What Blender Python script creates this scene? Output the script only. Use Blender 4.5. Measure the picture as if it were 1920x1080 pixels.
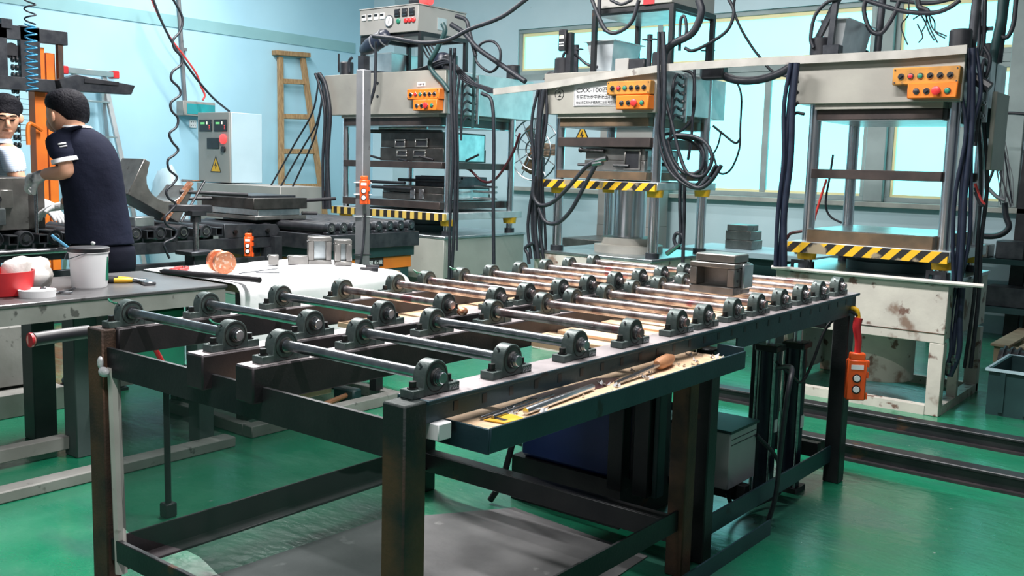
import bpy, bmesh, math, random
from mathutils import Vector, Matrix
random.seed(7)
for o in list(bpy.data.objects): bpy.data.objects.remove(o)
scene = bpy.context.scene
C = scene.collection
# ---------------------------------------------------------------- camera
F_PX, CAM_Z = 1813.25, 1.25
YAW, PITCH, ROLL = (math.radians(a) for a in (38.1865, 7.1562, -1.5511))
_cy, _sy, _cp, _sp = math.cos(YAW), math.sin(YAW), math.cos(PITCH), math.sin(PITCH)
FW = Vector((-_sy*_cp, _cy*_cp, -_sp)); _r = Vector((_cy, _sy, 0)); _d = FW.cross(_r)
RT = _r*math.cos(ROLL) + _d*math.sin(ROLL); DN = -_r*math.sin(ROLL) + _d*math.cos(ROLL)
cam_data = bpy.data.cameras.new('camera'); cam = bpy.data.objects.new('camera', cam_data); C.objects.link(cam)
cam_data.sensor_width = 36; cam_data.lens = 36*F_PX/1920; cam_data.clip_start = .05; cam_data.clip_end = 80
m = Matrix((RT, -DN, -FW)).transposed().to_4x4(); m.translation = (0, 0, CAM_Z); cam.matrix_world = m
scene.camera = cam
# ---------------------------------------------------------------- world, lamps, exposure
scene.view_settings.view_transform = 'Standard'; scene.view_settings.look = 'None'
scene.view_settings.exposure = 0.0; scene.view_settings.gamma = 1; scene.view_settings.use_curve_mapping = False
world = bpy.data.worlds.new('world'); scene.world = world; world.use_nodes = True
bg = world.node_tree.nodes['Background']; bg.inputs[0].default_value = (.80, .92, 1, 1); bg.inputs[1].default_value = .11
def ceiling_lamp(x, y, z, lx, ly, power, col=(1, .97, .95)):
    d = bpy.data.lights.new('ceiling_lamp', 'AREA'); d.shape = 'RECTANGLE'; d.size = lx; d.size_y = ly
    d.energy = power; d.color = col
    o = bpy.data.objects.new('ceiling_lamp', d); C.objects.link(o); o.location = (x, y, z)
ceiling_lamp(-1.7, 3.1, 3.9, 1.6, .10, 190)
ceiling_lamp(-4.3, 3.3, 3.9, 1.6, .10, 300)
ceiling_lamp(-1.0, 0.2, 3.9, 1.6, .10, 95)  # unseen lamp, brightens the sides that face the camera
ceiling_lamp(-7.0, 5.2, 3.9, 1.6, .10, 120)  # unseen lamp, added to brighten the left wall
ceiling_lamp(-3.4, 6.9, 3.9, 1.6, .10, 30)
WIN_STRENGTH = 8.5
# ---------------------------------------------------------------- measuring: a pixel of the 1920x1080 frame put at a known plane
def ray(px, py): return RT*((px-960)/F_PX) + DN*((py-540)/F_PX) + FW
def at(px, py, x=None, y=None, z=None):
    d = ray(px, py)
    t = x/d.x if x is not None else y/d.y if y is not None else (z-CAM_Z)/d.z
    return Vector((d.x*t, d.y*t, CAM_Z + d.z*t))
# ---------------------------------------------------------------- materials
MATS = {}
def mat(name, c1, c2=None, scale=6, rough=.5, metal=0, bump=0, bscale=80, lo=.35, hi=.65, speck=None, spec=.5, rvar=0, stretch=None, coat=0):
    m = bpy.data.materials.new(name); m.use_nodes = True; MATS[name] = m
    nt = m.node_tree; N = nt.nodes; L = nt.links; b = N['Principled BSDF']
    b.inputs['Roughness'].default_value = rough; b.inputs['Metallic'].default_value = metal
    b.inputs['Specular IOR Level'].default_value = spec; b.inputs['Coat Weight'].default_value = coat; b.inputs['Coat Roughness'].default_value = .22
    c2 = c2 or tuple(v*.8 for v in c1)
    tc = N.new('ShaderNodeTexCoord'); mp = N.new('ShaderNodeMapping'); L.new(tc.outputs['Object'], mp.inputs[0])
    if stretch: mp.inputs['Scale'].default_value = stretch
    def ramp(sc, lo, hi, det=5):
        n = N.new('ShaderNodeTexNoise'); n.inputs['Scale'].default_value = sc; n.inputs['Detail'].default_value = det
        L.new(mp.outputs[0], n.inputs['Vector']); r = N.new('ShaderNodeMapRange')
        r.inputs[1].default_value = lo; r.inputs[2].default_value = hi; L.new(n.outputs[0], r.inputs[0]); return r.outputs[0]
    def mix(fac, a, bcol):
        x = N.new('ShaderNodeMix'); x.data_type = 'RGBA'; L.new(fac, x.inputs[0])
        if hasattr(a, 'default_value') or hasattr(a, 'links'): L.new(a, x.inputs[6])
        else: x.inputs[6].default_value = (*a, 1)
        x.inputs[7].default_value = (*bcol, 1); return x.outputs[2]
    f = ramp(scale, lo, hi); col = mix(f, tuple(c1), c2)
    if speck:
        for (sc_col, sc, th) in (speck if isinstance(speck, list) else [speck]):
            col = mix(ramp(sc, th, th+.06, 6), col, sc_col)
    L.new(col, b.inputs['Base Color'])
    if rvar:
        r = N.new('ShaderNodeMapRange'); L.new(f, r.inputs[0]); r.inputs[3].default_value = rough; r.inputs[4].default_value = min(1, rough+rvar)
        L.new(r.outputs[0], b.inputs['Roughness'])
    if bump:
        n = N.new('ShaderNodeTexNoise'); n.inputs['Scale'].default_value = bscale; n.inputs['Detail'].default_value = 4
        L.new(mp.outputs[0], n.inputs['Vector']); bp = N.new('ShaderNodeBump'); bp.inputs['Strength'].default_value = bump
        bp.inputs['Distance'].default_value = .01; L.new(n.outputs[0], bp.inputs['Height']); L.new(bp.outputs[0], b.inputs['Normal'])
    return m
def emit(name, col, s):
    m = bpy.data.materials.new(name); m.use_nodes = True; MATS[name] = m; b = m.node_tree.nodes['Principled BSDF']
    b.inputs['Base Color'].default_value = (*col, 1); b.inputs['Emission Color'].default_value = (*col, 1); b.inputs['Emission Strength'].default_value = s
    return m
def stripes(name, c1, c2, per, axis, slant, rough=.5, worn=None):
    m = mat(name, c1, c2, rough=rough); nt = m.node_tree; N = nt.nodes; L = nt.links
    b = N['Principled BSDF']; tc = N.new('ShaderNodeTexCoord'); sx = N.new('ShaderNodeSeparateXYZ'); L.new(tc.outputs['Object'], sx.inputs[0])
    a = N.new('ShaderNodeMath'); a.operation = 'MULTIPLY_ADD'; L.new(sx.outputs[2], a.inputs[0]); a.inputs[1].default_value = slant; L.new(sx.outputs[axis], a.inputs[2])
    d = N.new('ShaderNodeMath'); d.operation = 'DIVIDE'; L.new(a.outputs[0], d.inputs[0]); d.inputs[1].default_value = per
    fr = N.new('ShaderNodeMath'); fr.operation = 'FRACT'; L.new(d.outputs[0], fr.inputs[0])
    g = N.new('ShaderNodeMath'); g.operation = 'GREATER_THAN'; g.inputs[1].default_value = .5; L.new(fr.outputs[0], g.inputs[0])
    x = N.new('ShaderNodeMix'); x.data_type = 'RGBA'; L.new(g.outputs[0], x.inputs[0]); x.inputs[6].default_value = (*c1, 1); x.inputs[7].default_value = (*c2, 1)
    out = x.outputs[2]
    if worn:
        n = N.new('ShaderNodeTexNoise'); n.inputs['Scale'].default_value = 9; n.inputs['Detail'].default_value = 6; L.new(tc.outputs['Object'], n.inputs['Vector'])
        r = N.new('ShaderNodeMapRange'); r.inputs[1].default_value = .56; r.inputs[2].default_value = .62; L.new(n.outputs[0], r.inputs[0])
        y = N.new('ShaderNodeMix'); y.data_type = 'RGBA'; L.new(r.outputs[0], y.inputs[0]); L.new(out, y.inputs[6]); y.inputs[7].default_value = (*worn, 1); out = y.outputs[2]
    L.new(out, b.inputs['Base Color']); return m
mat('frame', (.018, .021, .025), (.038, .040, .043), 5, .42, .45, .08, 120, speck=((.10, .05, .03), 7, .66))
mat('rail', (.060, .050, .055), (.036, .034, .038), 9, .42, .5, .06, 160)
mat('railglare', (.50, .45, .46), (.34, .31, .32), 12, .42, .6, .08, 150, speck=((.10, .09, .09), 14, .64))  # pale tone that paints the glare onto the rail tops
mat('rust', (.14, .07, .04), (.045, .032, .028), 7, .7, .3, .2, 140)
mat('tealpaint', (.026, .064, .082), (.016, .044, .060), 8, .4, .3, .05, 120, speck=((.015, .02, .025), 12, .64))
mat('block', (.055, .082, .080), (.10, .13, .125), 30, .42, .25, .08, 200)
mat('boltblack', (.02, .02, .022), (.05, .05, .05), 40, .35, .7)
mat('seal', (.015, .016, .018), (.03, .03, .03), 60, .5, .2)
mat('steel', (.42, .43, .45), (.25, .26, .28), 18, .26, 1, .03, 200, stretch=(1, 6, 6))
mat('shaft', (.55, .59, .62), (.34, .37, .40), 30, .28, 1, .03, 250)
mat('dirtyshaft', (.55, .50, .50), (.24, .18, .18), 22, .34, .85, .05, 250, lo=.42, hi=.62, speck=((.34, .14, .16), 9, .62))
mat('chrome', (.80, .83, .87), (.66, .70, .75), 3, .24, 1)
mat('barwhite', (.40, .385, .36), (.30, .29, .27), 8, .55, speck=((.18, .16, .15), 14, .66))
mat('darkmetal', (.035, .04, .05), (.07, .075, .085), 14, .42, .6, .05, 100)
mat('black', (.012, .013, .017), (.022, .023, .028), 20, .45)
mat('rubber', (.010, .013, .020), (.02, .022, .03), 40, .5)
mat('ply', (.74, .54, .36), (.62, .42, .26), 5, .75, 0, .05, 120, stretch=(1, 8, 8), speck=((.30, .16, .09), 16, .68))
mat('plyedge', (.34, .24, .15), (.20, .13, .08), 60, .85, stretch=(.2, .2, 4))
mat('wood', (.42, .27, .13), (.25, .15, .07), 9, .6, 0, .06, 90, stretch=(8, 8, 1))
mat('woodhandle', (.55, .27, .13), (.38, .17, .08), 12, .5)
mat('floor_green', (.010, .22, .11), (.006, .15, .08), 1.1, .24, spec=.9, coat=.6)
mat('wallblue', (.42, .70, .84), (.37, .64, .78), 1.2, .7, 0, .04, 40, speck=((.38, .54, .60), 9, .74))
mat('wallgrey', (.56, .73, .79), (.48, .66, .72), 1.5, .7, 0, .04, 40, speck=((.30, .38, .40), 10, .72))
mat('band', (.28, .52, .56), (.24, .46, .50), 2, .6)
mat('winframe', (.34, .42, .42), (.24, .30, .30), 3, .5)
mat('cream', (.92, .86, .50), (.86, .80, .44), 3, .5)
mat('sill', (.42, .44, .40), (.30, .32, .30), 6, .7, 0, .1, 60)
mat('pressbeige', (.34, .33, .295), (.28, .27, .245), 4, .5, .1, .04, 60, speck=((.17, .14, .12), 26, .735))
mat('pressbase', (.58, .55, .49), (.46, .43, .39), 5, .62, 0, .08, 50, speck=[((.22, .15, .115), 5, .585), ((.16, .09, .07), 14, .61), ((.10, .08, .07), 30, .70)])
mat('plate', (.085, .066, .062), (.055, .045, .045), 9, .45, .5, .05, 60)
mat('platebrown', (.20, .135, .085), (.11, .085, .06), 7, .5, .4, .06, 60)
mat('brightsteel', (.60, .66, .68), (.40, .46, .49), 12, .28, .9, .04, 90)
mat('mould', (.30, .295, .28), (.20, .195, .19), 12, .38, .85, .05, 80, speck=((.10, .095, .09), 20, .66))
mat('moulddark', (.10, .095, .09), (.06, .058, .056), 14, .4, .8, .05, 80)
mat('galv', (.60, .65, .67), (.46, .51, .54), 9, .34, .45, .03, 50)
mat('basegrey', (.40, .41, .375), (.33, .34, .31), 4, .55, .1, .05, 50, speck=((.20, .20, .18), 22, .72))
mat('platewhite', (.50, .50, .51), (.45, .45, .46), 6, .5)
mat('orange', (.85, .21, .02), (.70, .16, .015), 7, .45)
mat('orangedirty', (.60, .25, .03), (.36, .17, .04), 8, .5, speck=((.10, .06, .03), 14, .66))
mat('orangered', (.90, .12, .02), (.78, .09, .015), 9, .4)
mat('mast', (.80, .22, .02), (.62, .13, .02), 3, .45)
mat('yellow', (.85, .50, .02), (.68, .36, .02), 8, .5, speck=((.08, .06, .03), 16, .68))
mat('red', (.65, .03, .03), (.5, .02, .03), 8, .4)
mat('redcable', (.75, .06, .05), (.6, .05, .05), 8, .45)
mat('green', (.02, .22, .13), (.02, .16, .10), 8, .4)
mat('white', (.90, .90, .92), (.84, .85, .87), 6, .5)
mat('sheet', (.86, .86, .88), (.78, .78, .81), 3, .75, 0, .25, 12, speck=((.45, .42, .42), 10, .74))
mat('benchtop', (.17, .17, .175), (.11, .11, .115), 5, .34, .5, .05, 60, speck=((.05, .05, .05), 12, .66))
mat('benchside', (.30, .30, .285), (.22, .22, .205), 6, .6, .1, .06, 50, speck=((.09, .09, .085), 18, .64))
mat('benchleg', (.085, .115, .115), (.06, .085, .085), 5, .5, .2)
mat('cabinetgrey', (.33, .325, .31), (.29, .285, .27), 3, .5)
mat('cabinetblue', (.52, .68, .76), (.46, .62, .70), 3, .45)
mat('panelblack', (.012, .012, .014), (.02, .02, .022), 20, .3)
mat('copper', (.80, .36, .20), (.60, .22, .12), 26, .35, .75, .1, 90, speck=((.86, .60, .46), 60, .56))
mat('skin', (.62, .33, .215), (.56, .28, .18), 8, .5, 0, .02, 120)
mat('hair', (.004, .004, .007), (.010, .010, .014), 60, .7, 0, .6, 90, spec=.15)
mat('navy', (.006, .008, .020), (.010, .013, .030), 4, .85, 0, .6, 14, spec=.2)
mat('trouser', (.004, .005, .013), (.008, .010, .02), 5, .85, 0, .5, 12, spec=.2)
mat('lightshirt', (.58, .66, .76), (.42, .52, .66), 60, .85, 0, .15, 160, stretch=(1, 1, .3))
mat('glove', (.66, .67, .68), (.50, .51, .53), 30, .9, 0, .3, 220, speck=((.16, .17, .19), 8, .60))
mat('aluminium', (.62, .66, .68), (.48, .52, .54), 6, .34, .9)
mat('plastic_clear', (.70, .71, .73), (.52, .53, .56), 25, .3, 0, .4, 60)
mat('greysheet', (.23, .23, .235), (.13, .13, .135), 3.5, .55, 0, .1, 40, speck=((.42, .42, .42), 6, .66))
mat('bluetank', (.015, .03, .14), (.01, .02, .10), 4, .4)
mat('darkteal', (.018, .06, .062), (.012, .04, .044), 5, .5)
mat('postrust', (.020, .030, .029), (.12, .065, .035), 3.2, .55, .35, .12, 120, lo=.47, hi=.60)
mat('pinkpaint', (.80, .42, .36), (.70, .34, .30), 9, .5)
mat('pipewhite', (.62, .60, .56), (.50, .48, .45), 8, .5, speck=((.30, .28, .25), 14, .68))
mat('greypost', (.21, .22, .235), (.155, .16, .175), 6, .5, .2, .05, 60, speck=((.10, .10, .11), 15, .68))
mat('hosewrap', (.008, .012, .028), (.014, .02, .04), 18, .4)
mat('bluehose', (.03, .24, .42), (.02, .18, .34), 9, .35)
mat('tealbox', (.02, .36, .38), (.03, .28, .32), 5, .4)
mat('palletwood', (.32, .25, .17), (.22, .17, .11), 8, .8)
mat('cloth', (.66, .65, .63), (.30, .28, .26), 7, .9, 0, .3, 30, lo=.45, hi=.62)
mat('maroon', (.07, .012, .018), (.04, .008, .012), 20, .35)
stripes('hazard', (.82, .46, .02), (.02, .018, .02), .10, 0, -1.0, .5, worn=(.30, .24, .16))
stripes('hazard_fine', (.62, .44, .10), (.02, .015, .012), .083, 0, 0.0, .55)
stripes('shirtstripe', (.60, .68, .78), (.40, .50, .66), .011, 2, 0, .85)
emit('screen', (.10, .35, .12), 1.2); emit('redlamp', (1, .06, .06), 1.2); emit('lcd', (.85, .95, .6), .9)
# the hall floor: worn glossy green coating
def floor_mat():
    m = MATS['floor_green']; nt = m.node_tree; N = nt.nodes; L = nt.links; b = N['Principled BSDF']
    tc = N.new('ShaderNodeTexCoord')
    def noise(sc, det=5, st=None):
        mp = N.new('ShaderNodeMapping'); L.new(tc.outputs['Object'], mp.inputs[0])
        if st: mp.inputs['Scale'].default_value = st
        n = N.new('ShaderNodeTexNoise'); n.inputs['Scale'].default_value = sc; n.inputs['Detail'].default_value = det; L.new(mp.outputs[0], n.inputs['Vector']); return n.outputs[0]
    def rng(s, a, c, d=0, e=1):
        r = N.new('ShaderNodeMapRange'); L.new(s, r.inputs[0])
        for i, v in zip((1, 2, 3, 4), (a, c, d, e)): r.inputs[i].default_value = v
        return r.outputs[0]
    old = b.inputs['Base Color'].links[0].from_socket
    x = N.new('ShaderNodeMix'); x.data_type = 'RGBA'; L.new(rng(noise(1.3, 6, (1, 2.2, 1)), .53, .66, 0, .75), x.inputs[0]); L.new(old, x.inputs[6]); x.inputs[7].default_value = (.03, .13, .10, 1)
    y = N.new('ShaderNodeMix'); y.data_type = 'RGBA'; L.new(rng(noise(28, 3), .74, .77), y.inputs[0]); L.new(x.outputs[2], y.inputs[6]); y.inputs[7].default_value = (.25, .32, .29, 1)
    L.new(y.outputs[2], b.inputs['Base Color'])
    L.new(rng(noise(3.5, 5), .3, .7, .20, .42), b.inputs['Roughness'])
    bp = N.new('ShaderNodeBump'); bp.inputs['Strength'].default_value = .45; bp.inputs['Distance'].default_value = .01
    L.new(noise(14, 5, (1, 2, 1)), bp.inputs['Height']); L.new(bp.outputs[0], b.inputs['Normal'])
floor_mat()
def pane_mat():
    m = bpy.data.materials.new('frosted_pane'); m.use_nodes = True; MATS['pane'] = m; nt = m.node_tree; N = nt.nodes; L = nt.links; b = N['Principled BSDF']
    tc = N.new('ShaderNodeTexCoord'); n = N.new('ShaderNodeTexNoise'); n.inputs['Scale'].default_value = 1.1; n.inputs['Detail'].default_value = 3; L.new(tc.outputs['Object'], n.inputs['Vector'])
    x = N.new('ShaderNodeMix'); x.data_type = 'RGBA'; L.new(n.outputs[0], x.inputs[0]); x.inputs[6].default_value = (.058, .27, .29, 1); x.inputs[7].default_value = (.084, .31, .32, 1)
    b.inputs['Base Color'].default_value = (.06, .12, .12, 1); b.inputs['Roughness'].default_value = .6
    L.new(x.outputs[2], b.inputs['Emission Color']); b.inputs['Emission Strength'].default_value = WIN_STRENGTH
pane_mat()
def film_mat():
    m = bpy.data.materials.new('smoky_film'); m.use_nodes = True; MATS['film'] = m; nt = m.node_tree; N = nt.nodes; L = nt.links; b = N['Principled BSDF']
    b.inputs['Base Color'].default_value = (.10, .14, .135, 1); b.inputs['Roughness'].default_value = .35
    t = N.new('ShaderNodeBsdfTransparent'); t.inputs[0].default_value = (.30, .33, .33, 1); x = N.new('ShaderNodeMixShader'); x.inputs[0].default_value = .25
    L.new(t.outputs[0], x.inputs[1]); L.new(b.outputs[0], x.inputs[2]); L.new(x.outputs[0], N['Material Output'].inputs['Surface'])
film_mat()
# ---------------------------------------------------------------- mesh building
OFF = {}     # world offset of each object's origin
class MB:
    def __init__(s): s.v = []; s.f = []
    def add(s, vs, fs):
        n = len(s.v); s.v += [Vector(v) for v in vs]; s.f += [tuple(i+n for i in f) for f in fs]; return s
    def box(s, x0, x1, y0, y1, z0, z1):
        return s.add([(x0,y0,z0),(x1,y0,z0),(x1,y1,z0),(x0,y1,z0),(x0,y0,z1),(x1,y0,z1),(x1,y1,z1),(x0,y1,z1)],
                     [(0,3,2,1),(4,5,6,7),(0,1,5,4),(1,2,6,5),(2,3,7,6),(3,0,4,7)])
    def obox(s, c, ax, ay, az, hx, hy, hz):
        c, ax, ay, az = (Vector(q) for q in (c, ax, ay, az)); vs = []
        for k in (-1, 1):
            for i, j in ((-1,-1),(1,-1),(1,1),(-1,1)): vs.append(c + ax*hx*i + ay*hy*j + az*hz*k)
        return s.add(vs, [(0,3,2,1),(4,5,6,7),(0,1,5,4),(1,2,6,5),(2,3,7,6),(3,0,4,7)])
    def bar(s, p0, p1, w, h, up=(0,0,1)):
        p0, p1 = Vector(p0), Vector(p1); d = (p1-p0); l = d.length; d.normalize(); up = Vector(up); sd = d.cross(up)
        if sd.length < 1e-4: sd = d.cross(Vector((1,0,0)))
        sd.normalize(); u = sd.cross(d)
        return s.obox((p0+p1)/2, d, sd, u, l/2, w/2, h/2)
    def cyl(s, p0, p1, r, n=16, r2=None, cap=True):
        p0, p1 = Vector(p0), Vector(p1); r2 = r if r2 is None else r2; d = (p1-p0).normalized()
        a = d.cross(Vector((0,0,1)));  a = a if a.length > 1e-3 else Vector((1,0,0)); a.normalize(); b = d.cross(a)
        vs = []; fs = []
        for k in range(n):
            t = 2*math.pi*k/n; q = a*math.cos(t)+b*math.sin(t); vs += [p0+q*r, p1+q*r2]
        for k in range(n): j = (k+1) % n; fs.append((2*k, 2*j, 2*j+1, 2*k+1))
        if cap: fs += [tuple(2*k for k in range(n))[::-1], tuple(2*k+1 for k in range(n))]
        return s.add(vs, fs)
    def lathe(s, c, axis, prof, n=20, cap=True):      # prof: (distance along axis, radius)
        c = Vector(c); d = Vector(axis).normalized(); a = d.cross(Vector((0,0,1))); a = a if a.length > 1e-3 else Vector((1,0,0)); a.normalize(); b = d.cross(a)
        vs = []; fs = []
        for h, r in prof:
            for k in range(n): t = 2*math.pi*k/n; vs.append(c + d*h + (a*math.cos(t)+b*math.sin(t))*r)
        for i in range(len(prof)-1):
            for k in range(n): j = (k+1) % n; fs.append((i*n+k, i*n+j, (i+1)*n+j, (i+1)*n+k))
        if cap: fs += [tuple(range(n))[::-1], tuple((len(prof)-1)*n+k for k in range(n))]
        return s.add(vs, fs)
    def prism(s, poly, axis, a0, a1):                 # poly in the two other axes (cyclic order: x->(y,z), y->(x,z), z->(x,y))
        mk = {'x': lambda a, p: (a, p[0], p[1]), 'y': lambda a, p: (p[0], a, p[1]), 'z': lambda a, p: (p[0], p[1], a)}[axis]
        n = len(poly); vs = [mk(a0, p) for p in poly] + [mk(a1, p) for p in poly]
        return s.add(vs, [tuple(range(n))[::-1], tuple(range(n, 2*n))] + [(k, (k+1) % n, n+(k+1) % n, n+k) for k in range(n)])
    def tube(s, pts, r, n=8, smooth=5, closed=False):
        P = [Vector(p) for p in pts]
        if smooth > 1 and len(P) > 2:
            Q = []; E = [P[0]*2-P[1]] + P + [P[-1]*2-P[-2]]
            for i in range(1, len(E)-2):
                for k in range(smooth):
                    t = k/smooth; a, b, c, d = E[i-1:i+3]
                    Q.append(.5*((2*b)+(c-a)*t+(2*a-5*b+4*c-d)*t*t+(3*b-a-3*c+d)*t**3))
            P = Q + [P[-1]]
        rr = r if hasattr(r, '__len__') else None
        vs = []; fs = []; up = None
        for i, p in enumerate(P):
            d = (P[min(i+1, len(P)-1)]-P[max(i-1, 0)]); d = d.normalized() if d.length > 1e-9 else Vector((0,0,1))
            if up is None: up = d.cross(Vector((0,0,1))); up = up if up.length > 1e-3 else Vector((1,0,0))
            up = (up - d*up.dot(d)); up = up.normalized() if up.length > 1e-6 else d.orthogonal().normalized(); b = d.cross(up)
            R = r if rr is None else rr[0]+(rr[1]-rr[0])*i/(len(P)-1)
            for k in range(n): t = 2*math.pi*k/n; vs.append(p+(up*math.cos(t)+b*math.sin(t))*R)
        for i in range(len(P)-1):
            for k in range(n): j = (k+1) % n; fs.append((i*n+k, (i+1)*n+k, (i+1)*n+j, i*n+j))
        fs += [tuple(range(n)), tuple((len(P)-1)*n+k for k in range(n))[::-1]]
        return s.add(vs, fs)
    def ball(s, c, rx, ry=None, rz=None, n=12, m=8):
        ry = ry or rx; rz = rz or rx; c = Vector(c); vs = [c+Vector((0,0,rz))]; fs = []
        for i in range(1, m):
            a = math.pi*i/m
            for k in range(n): t = 2*math.pi*k/n; vs.append(c+Vector((rx*math.sin(a)*math.cos(t), ry*math.sin(a)*math.sin(t), rz*math.cos(a))))
        vs.append(c-Vector((0,0,rz))); e = len(vs)-1
        for k in range(n):
            j = (k+1) % n; fs.append((0, 1+k, 1+j)); fs.append((e, 1+(m-2)*n+j, 1+(m-2)*n+k))
            for i in range(m-2): fs.append((1+i*n+k, 1+(i+1)*n+k, 1+(i+1)*n+j, 1+i*n+j))
        return s.add(vs, fs)
    def loft(s, rings, n=16):                          # rings: (centre, u, v) half-axis vectors
        vs = []; fs = []
        for c, u, v in rings:
            c, u, v = Vector(c), Vector(u), Vector(v)
            for k in range(n): t = 2*math.pi*k/n; vs.append(c+u*math.cos(t)+v*math.sin(t))
        for i in range(len(rings)-1):
            for k in range(n): j = (k+1) % n; fs.append((i*n+k, i*n+j, (i+1)*n+j, (i+1)*n+k))
        fs += [tuple(range(n))[::-1], tuple((len(rings)-1)*n+k for k in range(n))]
        return s.add(vs, fs)
    def rot(s, c, axis, ang):
        M = Matrix.Rotation(ang, 3, axis) if isinstance(axis, str) else Matrix.Rotation(ang, 3, Vector(axis)); c = Vector(c)
        s.v = [c + M @ (p-c) for p in s.v]; return s
    def build(s, name, m, parent=None, bevel=0, smooth=35, sub=0):
        me = bpy.data.meshes.new(name)
        if parent is not None: off = OFF[parent.name]
        else:
            xs = [p.x for p in s.v]; ys = [p.y for p in s.v]; off = Vector(((min(xs)+max(xs))/2, (min(ys)+max(ys))/2, min(p.z for p in s.v)))
        me.from_pydata([tuple(p-off) for p in s.v], [], s.f); me.validate()
        bm = bmesh.new(); bm.from_mesh(me); bmesh.ops.recalc_face_normals(bm, faces=bm.faces); bm.to_mesh(me); bm.free()
        me.materials.append(MATS[m])
        if smooth:
            for p in me.polygons: p.use_smooth = True
            me.set_sharp_from_angle(angle=math.radians(smooth))
        o = bpy.data.objects.new(name, me); C.objects.link(o); OFF[o.name] = off
        if parent is not None: o.parent = parent
        else: o.location = off
        if bevel:
            b = o.modifiers.new('bevel', 'BEVEL'); b.width = bevel; b.segments = 1; b.limit_method = 'ANGLE'; b.angle_limit = .7
        if sub: q = o.modifiers.new('sub', 'SUBSURF'); q.levels = sub; q.render_levels = sub
        return o
def tag(o, label=None, cat=None, group=None, kind=None):
    if label: o['label'] = label
    if cat: o['category'] = cat
    if group: o['group'] = group
    if kind: o['kind'] = kind
    return o
def empty(name, loc, label=None, cat=None, group=None):
    o = bpy.data.objects.new(name, None); C.objects.link(o); o.location = loc; OFF[o.name] = Vector(loc); o.empty_display_size = .1
    return tag(o, label, cat, group)
def bxx(name, m, parent, *b, bevel=0): return MB().box(*b).build(name, m, parent, bevel)
def copy_tree(o, loc, parent=None, rotz=None):
    c = o.copy(); C.objects.link(c); c.parent = parent
    if loc is not None: c.location = loc
    if rotz is not None: c.rotation_euler[2] = rotz
    OFF[c.name] = Vector(c.location)
    for ch in list(o.children): copy_tree(ch, None, c)
    return c
def text(name, s, m, parent, org, right, up, width=None, height=None, depth=.0006):
    cu = bpy.data.curves.new(name, 'FONT'); cu.body = s; cu.extrude = 0; cu.offset = .012; to = bpy.data.objects.new('tmp_text', cu); C.objects.link(to)
    dg = bpy.context.evaluated_depsgraph_get(); dg.update(); me = bpy.data.meshes.new_from_object(to.evaluated_get(dg)); bpy.data.objects.remove(to)
    xs = [v.co.x for v in me.vertices]; ys = [v.co.y for v in me.vertices]
    if not xs: return None
    right, up = Vector(right).normalized(), Vector(up).normalized(); nrm = right.cross(up)
    sc = width/(max(xs)-min(xs)) if width else height/(max(ys)-min(ys)); sy = (height/(max(ys)-min(ys))) if height else sc
    if width is None: sc = sy
    off = OFF[parent.name] if parent else Vector((0,0,0)); x0, y0 = min(xs), min(ys)
    for v in me.vertices: v.co = Vector(org)-off + right*((v.co.x-x0)*sc) + up*((v.co.y-y0)*sy) + nrm*depth
    me.materials.clear(); me.materials.append(MATS[m]); me.name = name
    o = bpy.data.objects.new(name, me); C.objects.link(o); o.parent = parent; OFF[o.name] = off
    return o
def along(pts, **k): return [at(px, py, **k) for px, py in pts]
# ================================================================ the setting
tag(bxx('floor', 'floor_green', None, -8.7, 4.0, -1.5, 8.6, -.1, 0), kind='structure')
tag(bxx('wall_left', 'wallblue', None, -8.9, -8.7, -1.5, 8.8, 0, 4.3), kind='structure')
WX0, WX1, WZ0, WZ1 = -6.77, -1.70, 1.03, 2.75
w = MB(); w.box(-8.7, WX0, 8.6, 8.8, 0, 4.3); w.box(WX1, 4.0, 8.6, 8.8, 0, 4.3); w.box(WX0, WX1, 8.6, 8.8, 0, WZ0); w.box(WX0, WX1, 8.6, 8.8, WZ1, 4.3)
w.box(WX0, -5.55, 8.6, 8.8, WZ0, 2.19)
tag(w.build('wall_back', 'wallgrey'), kind='structure')
tag(bxx('trim_1', 'band', None, -8.7, -8.69, -1.5, 7.95, 2.52, 2.635), kind='structure')
tag(bxx('trim_2', 'wallgrey', None, -8.7, -8.35, 8.25, 8.6, 0, 4.3), kind='structure')
sl = MB().box(WX0-.05, 0, 8.52, 8.62, .985, 1.03); tag(sl.build('trim_3', 'sill', None, .004), kind='structure')
def window(n, x0, x1, z0, z1, div=()):
    root = empty('window_%d' % n, ((x0+x1)/2, 8.66, z0)); tag(root, kind='structure')
    f = .045
    for nm, b in (('frame_rail', (x0, x1, 8.62, 8.70, z0, z0+f)), ('frame_rail', (x0, x1, 8.62, 8.70, z1-f, z1)), ('frame_stile', (x0, x0+f, 8.622, 8.698, z0+f, z1-f)), ('frame_stile', (x1-f, x1, 8.622, 8.698, z0+f, z1-f))):
        bxx(nm, 'winframe', root, *b, bevel=.003)
    g = .022
    for nm, b in (('glazing_bead', (x0+f, x1-f, 8.632, 8.69, z1-f-.035, z1-f)), ('glazing_bead', (x0+f, x0+f+g, 8.632, 8.69, z0+f, z1-f-.035)), ('glazing_bead', (x0+f+g, x1-f, 8.632, 8.69, z0+f, z0+f+g))):
        bxx(nm, 'cream', root, *b)
    xs = [x0+f] + list(div) + [x1-f]
    for a, b in zip(xs, xs[1:]):
        bxx('pane', 'pane', root, a+.012, b-.012, 8.66, 8.668, z0+f, z1-f)
    for d in div: bxx('mullion', 'winframe', root, d-.03, d+.03, 8.63, 8.695, z0+f, z1-f, bevel=.003)
window(1, WX0, -2.87, 2.255, WZ1, (-5.0,))
window(2, -5.55, -2.87, WZ0, 2.19, (-3.83,))
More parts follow.
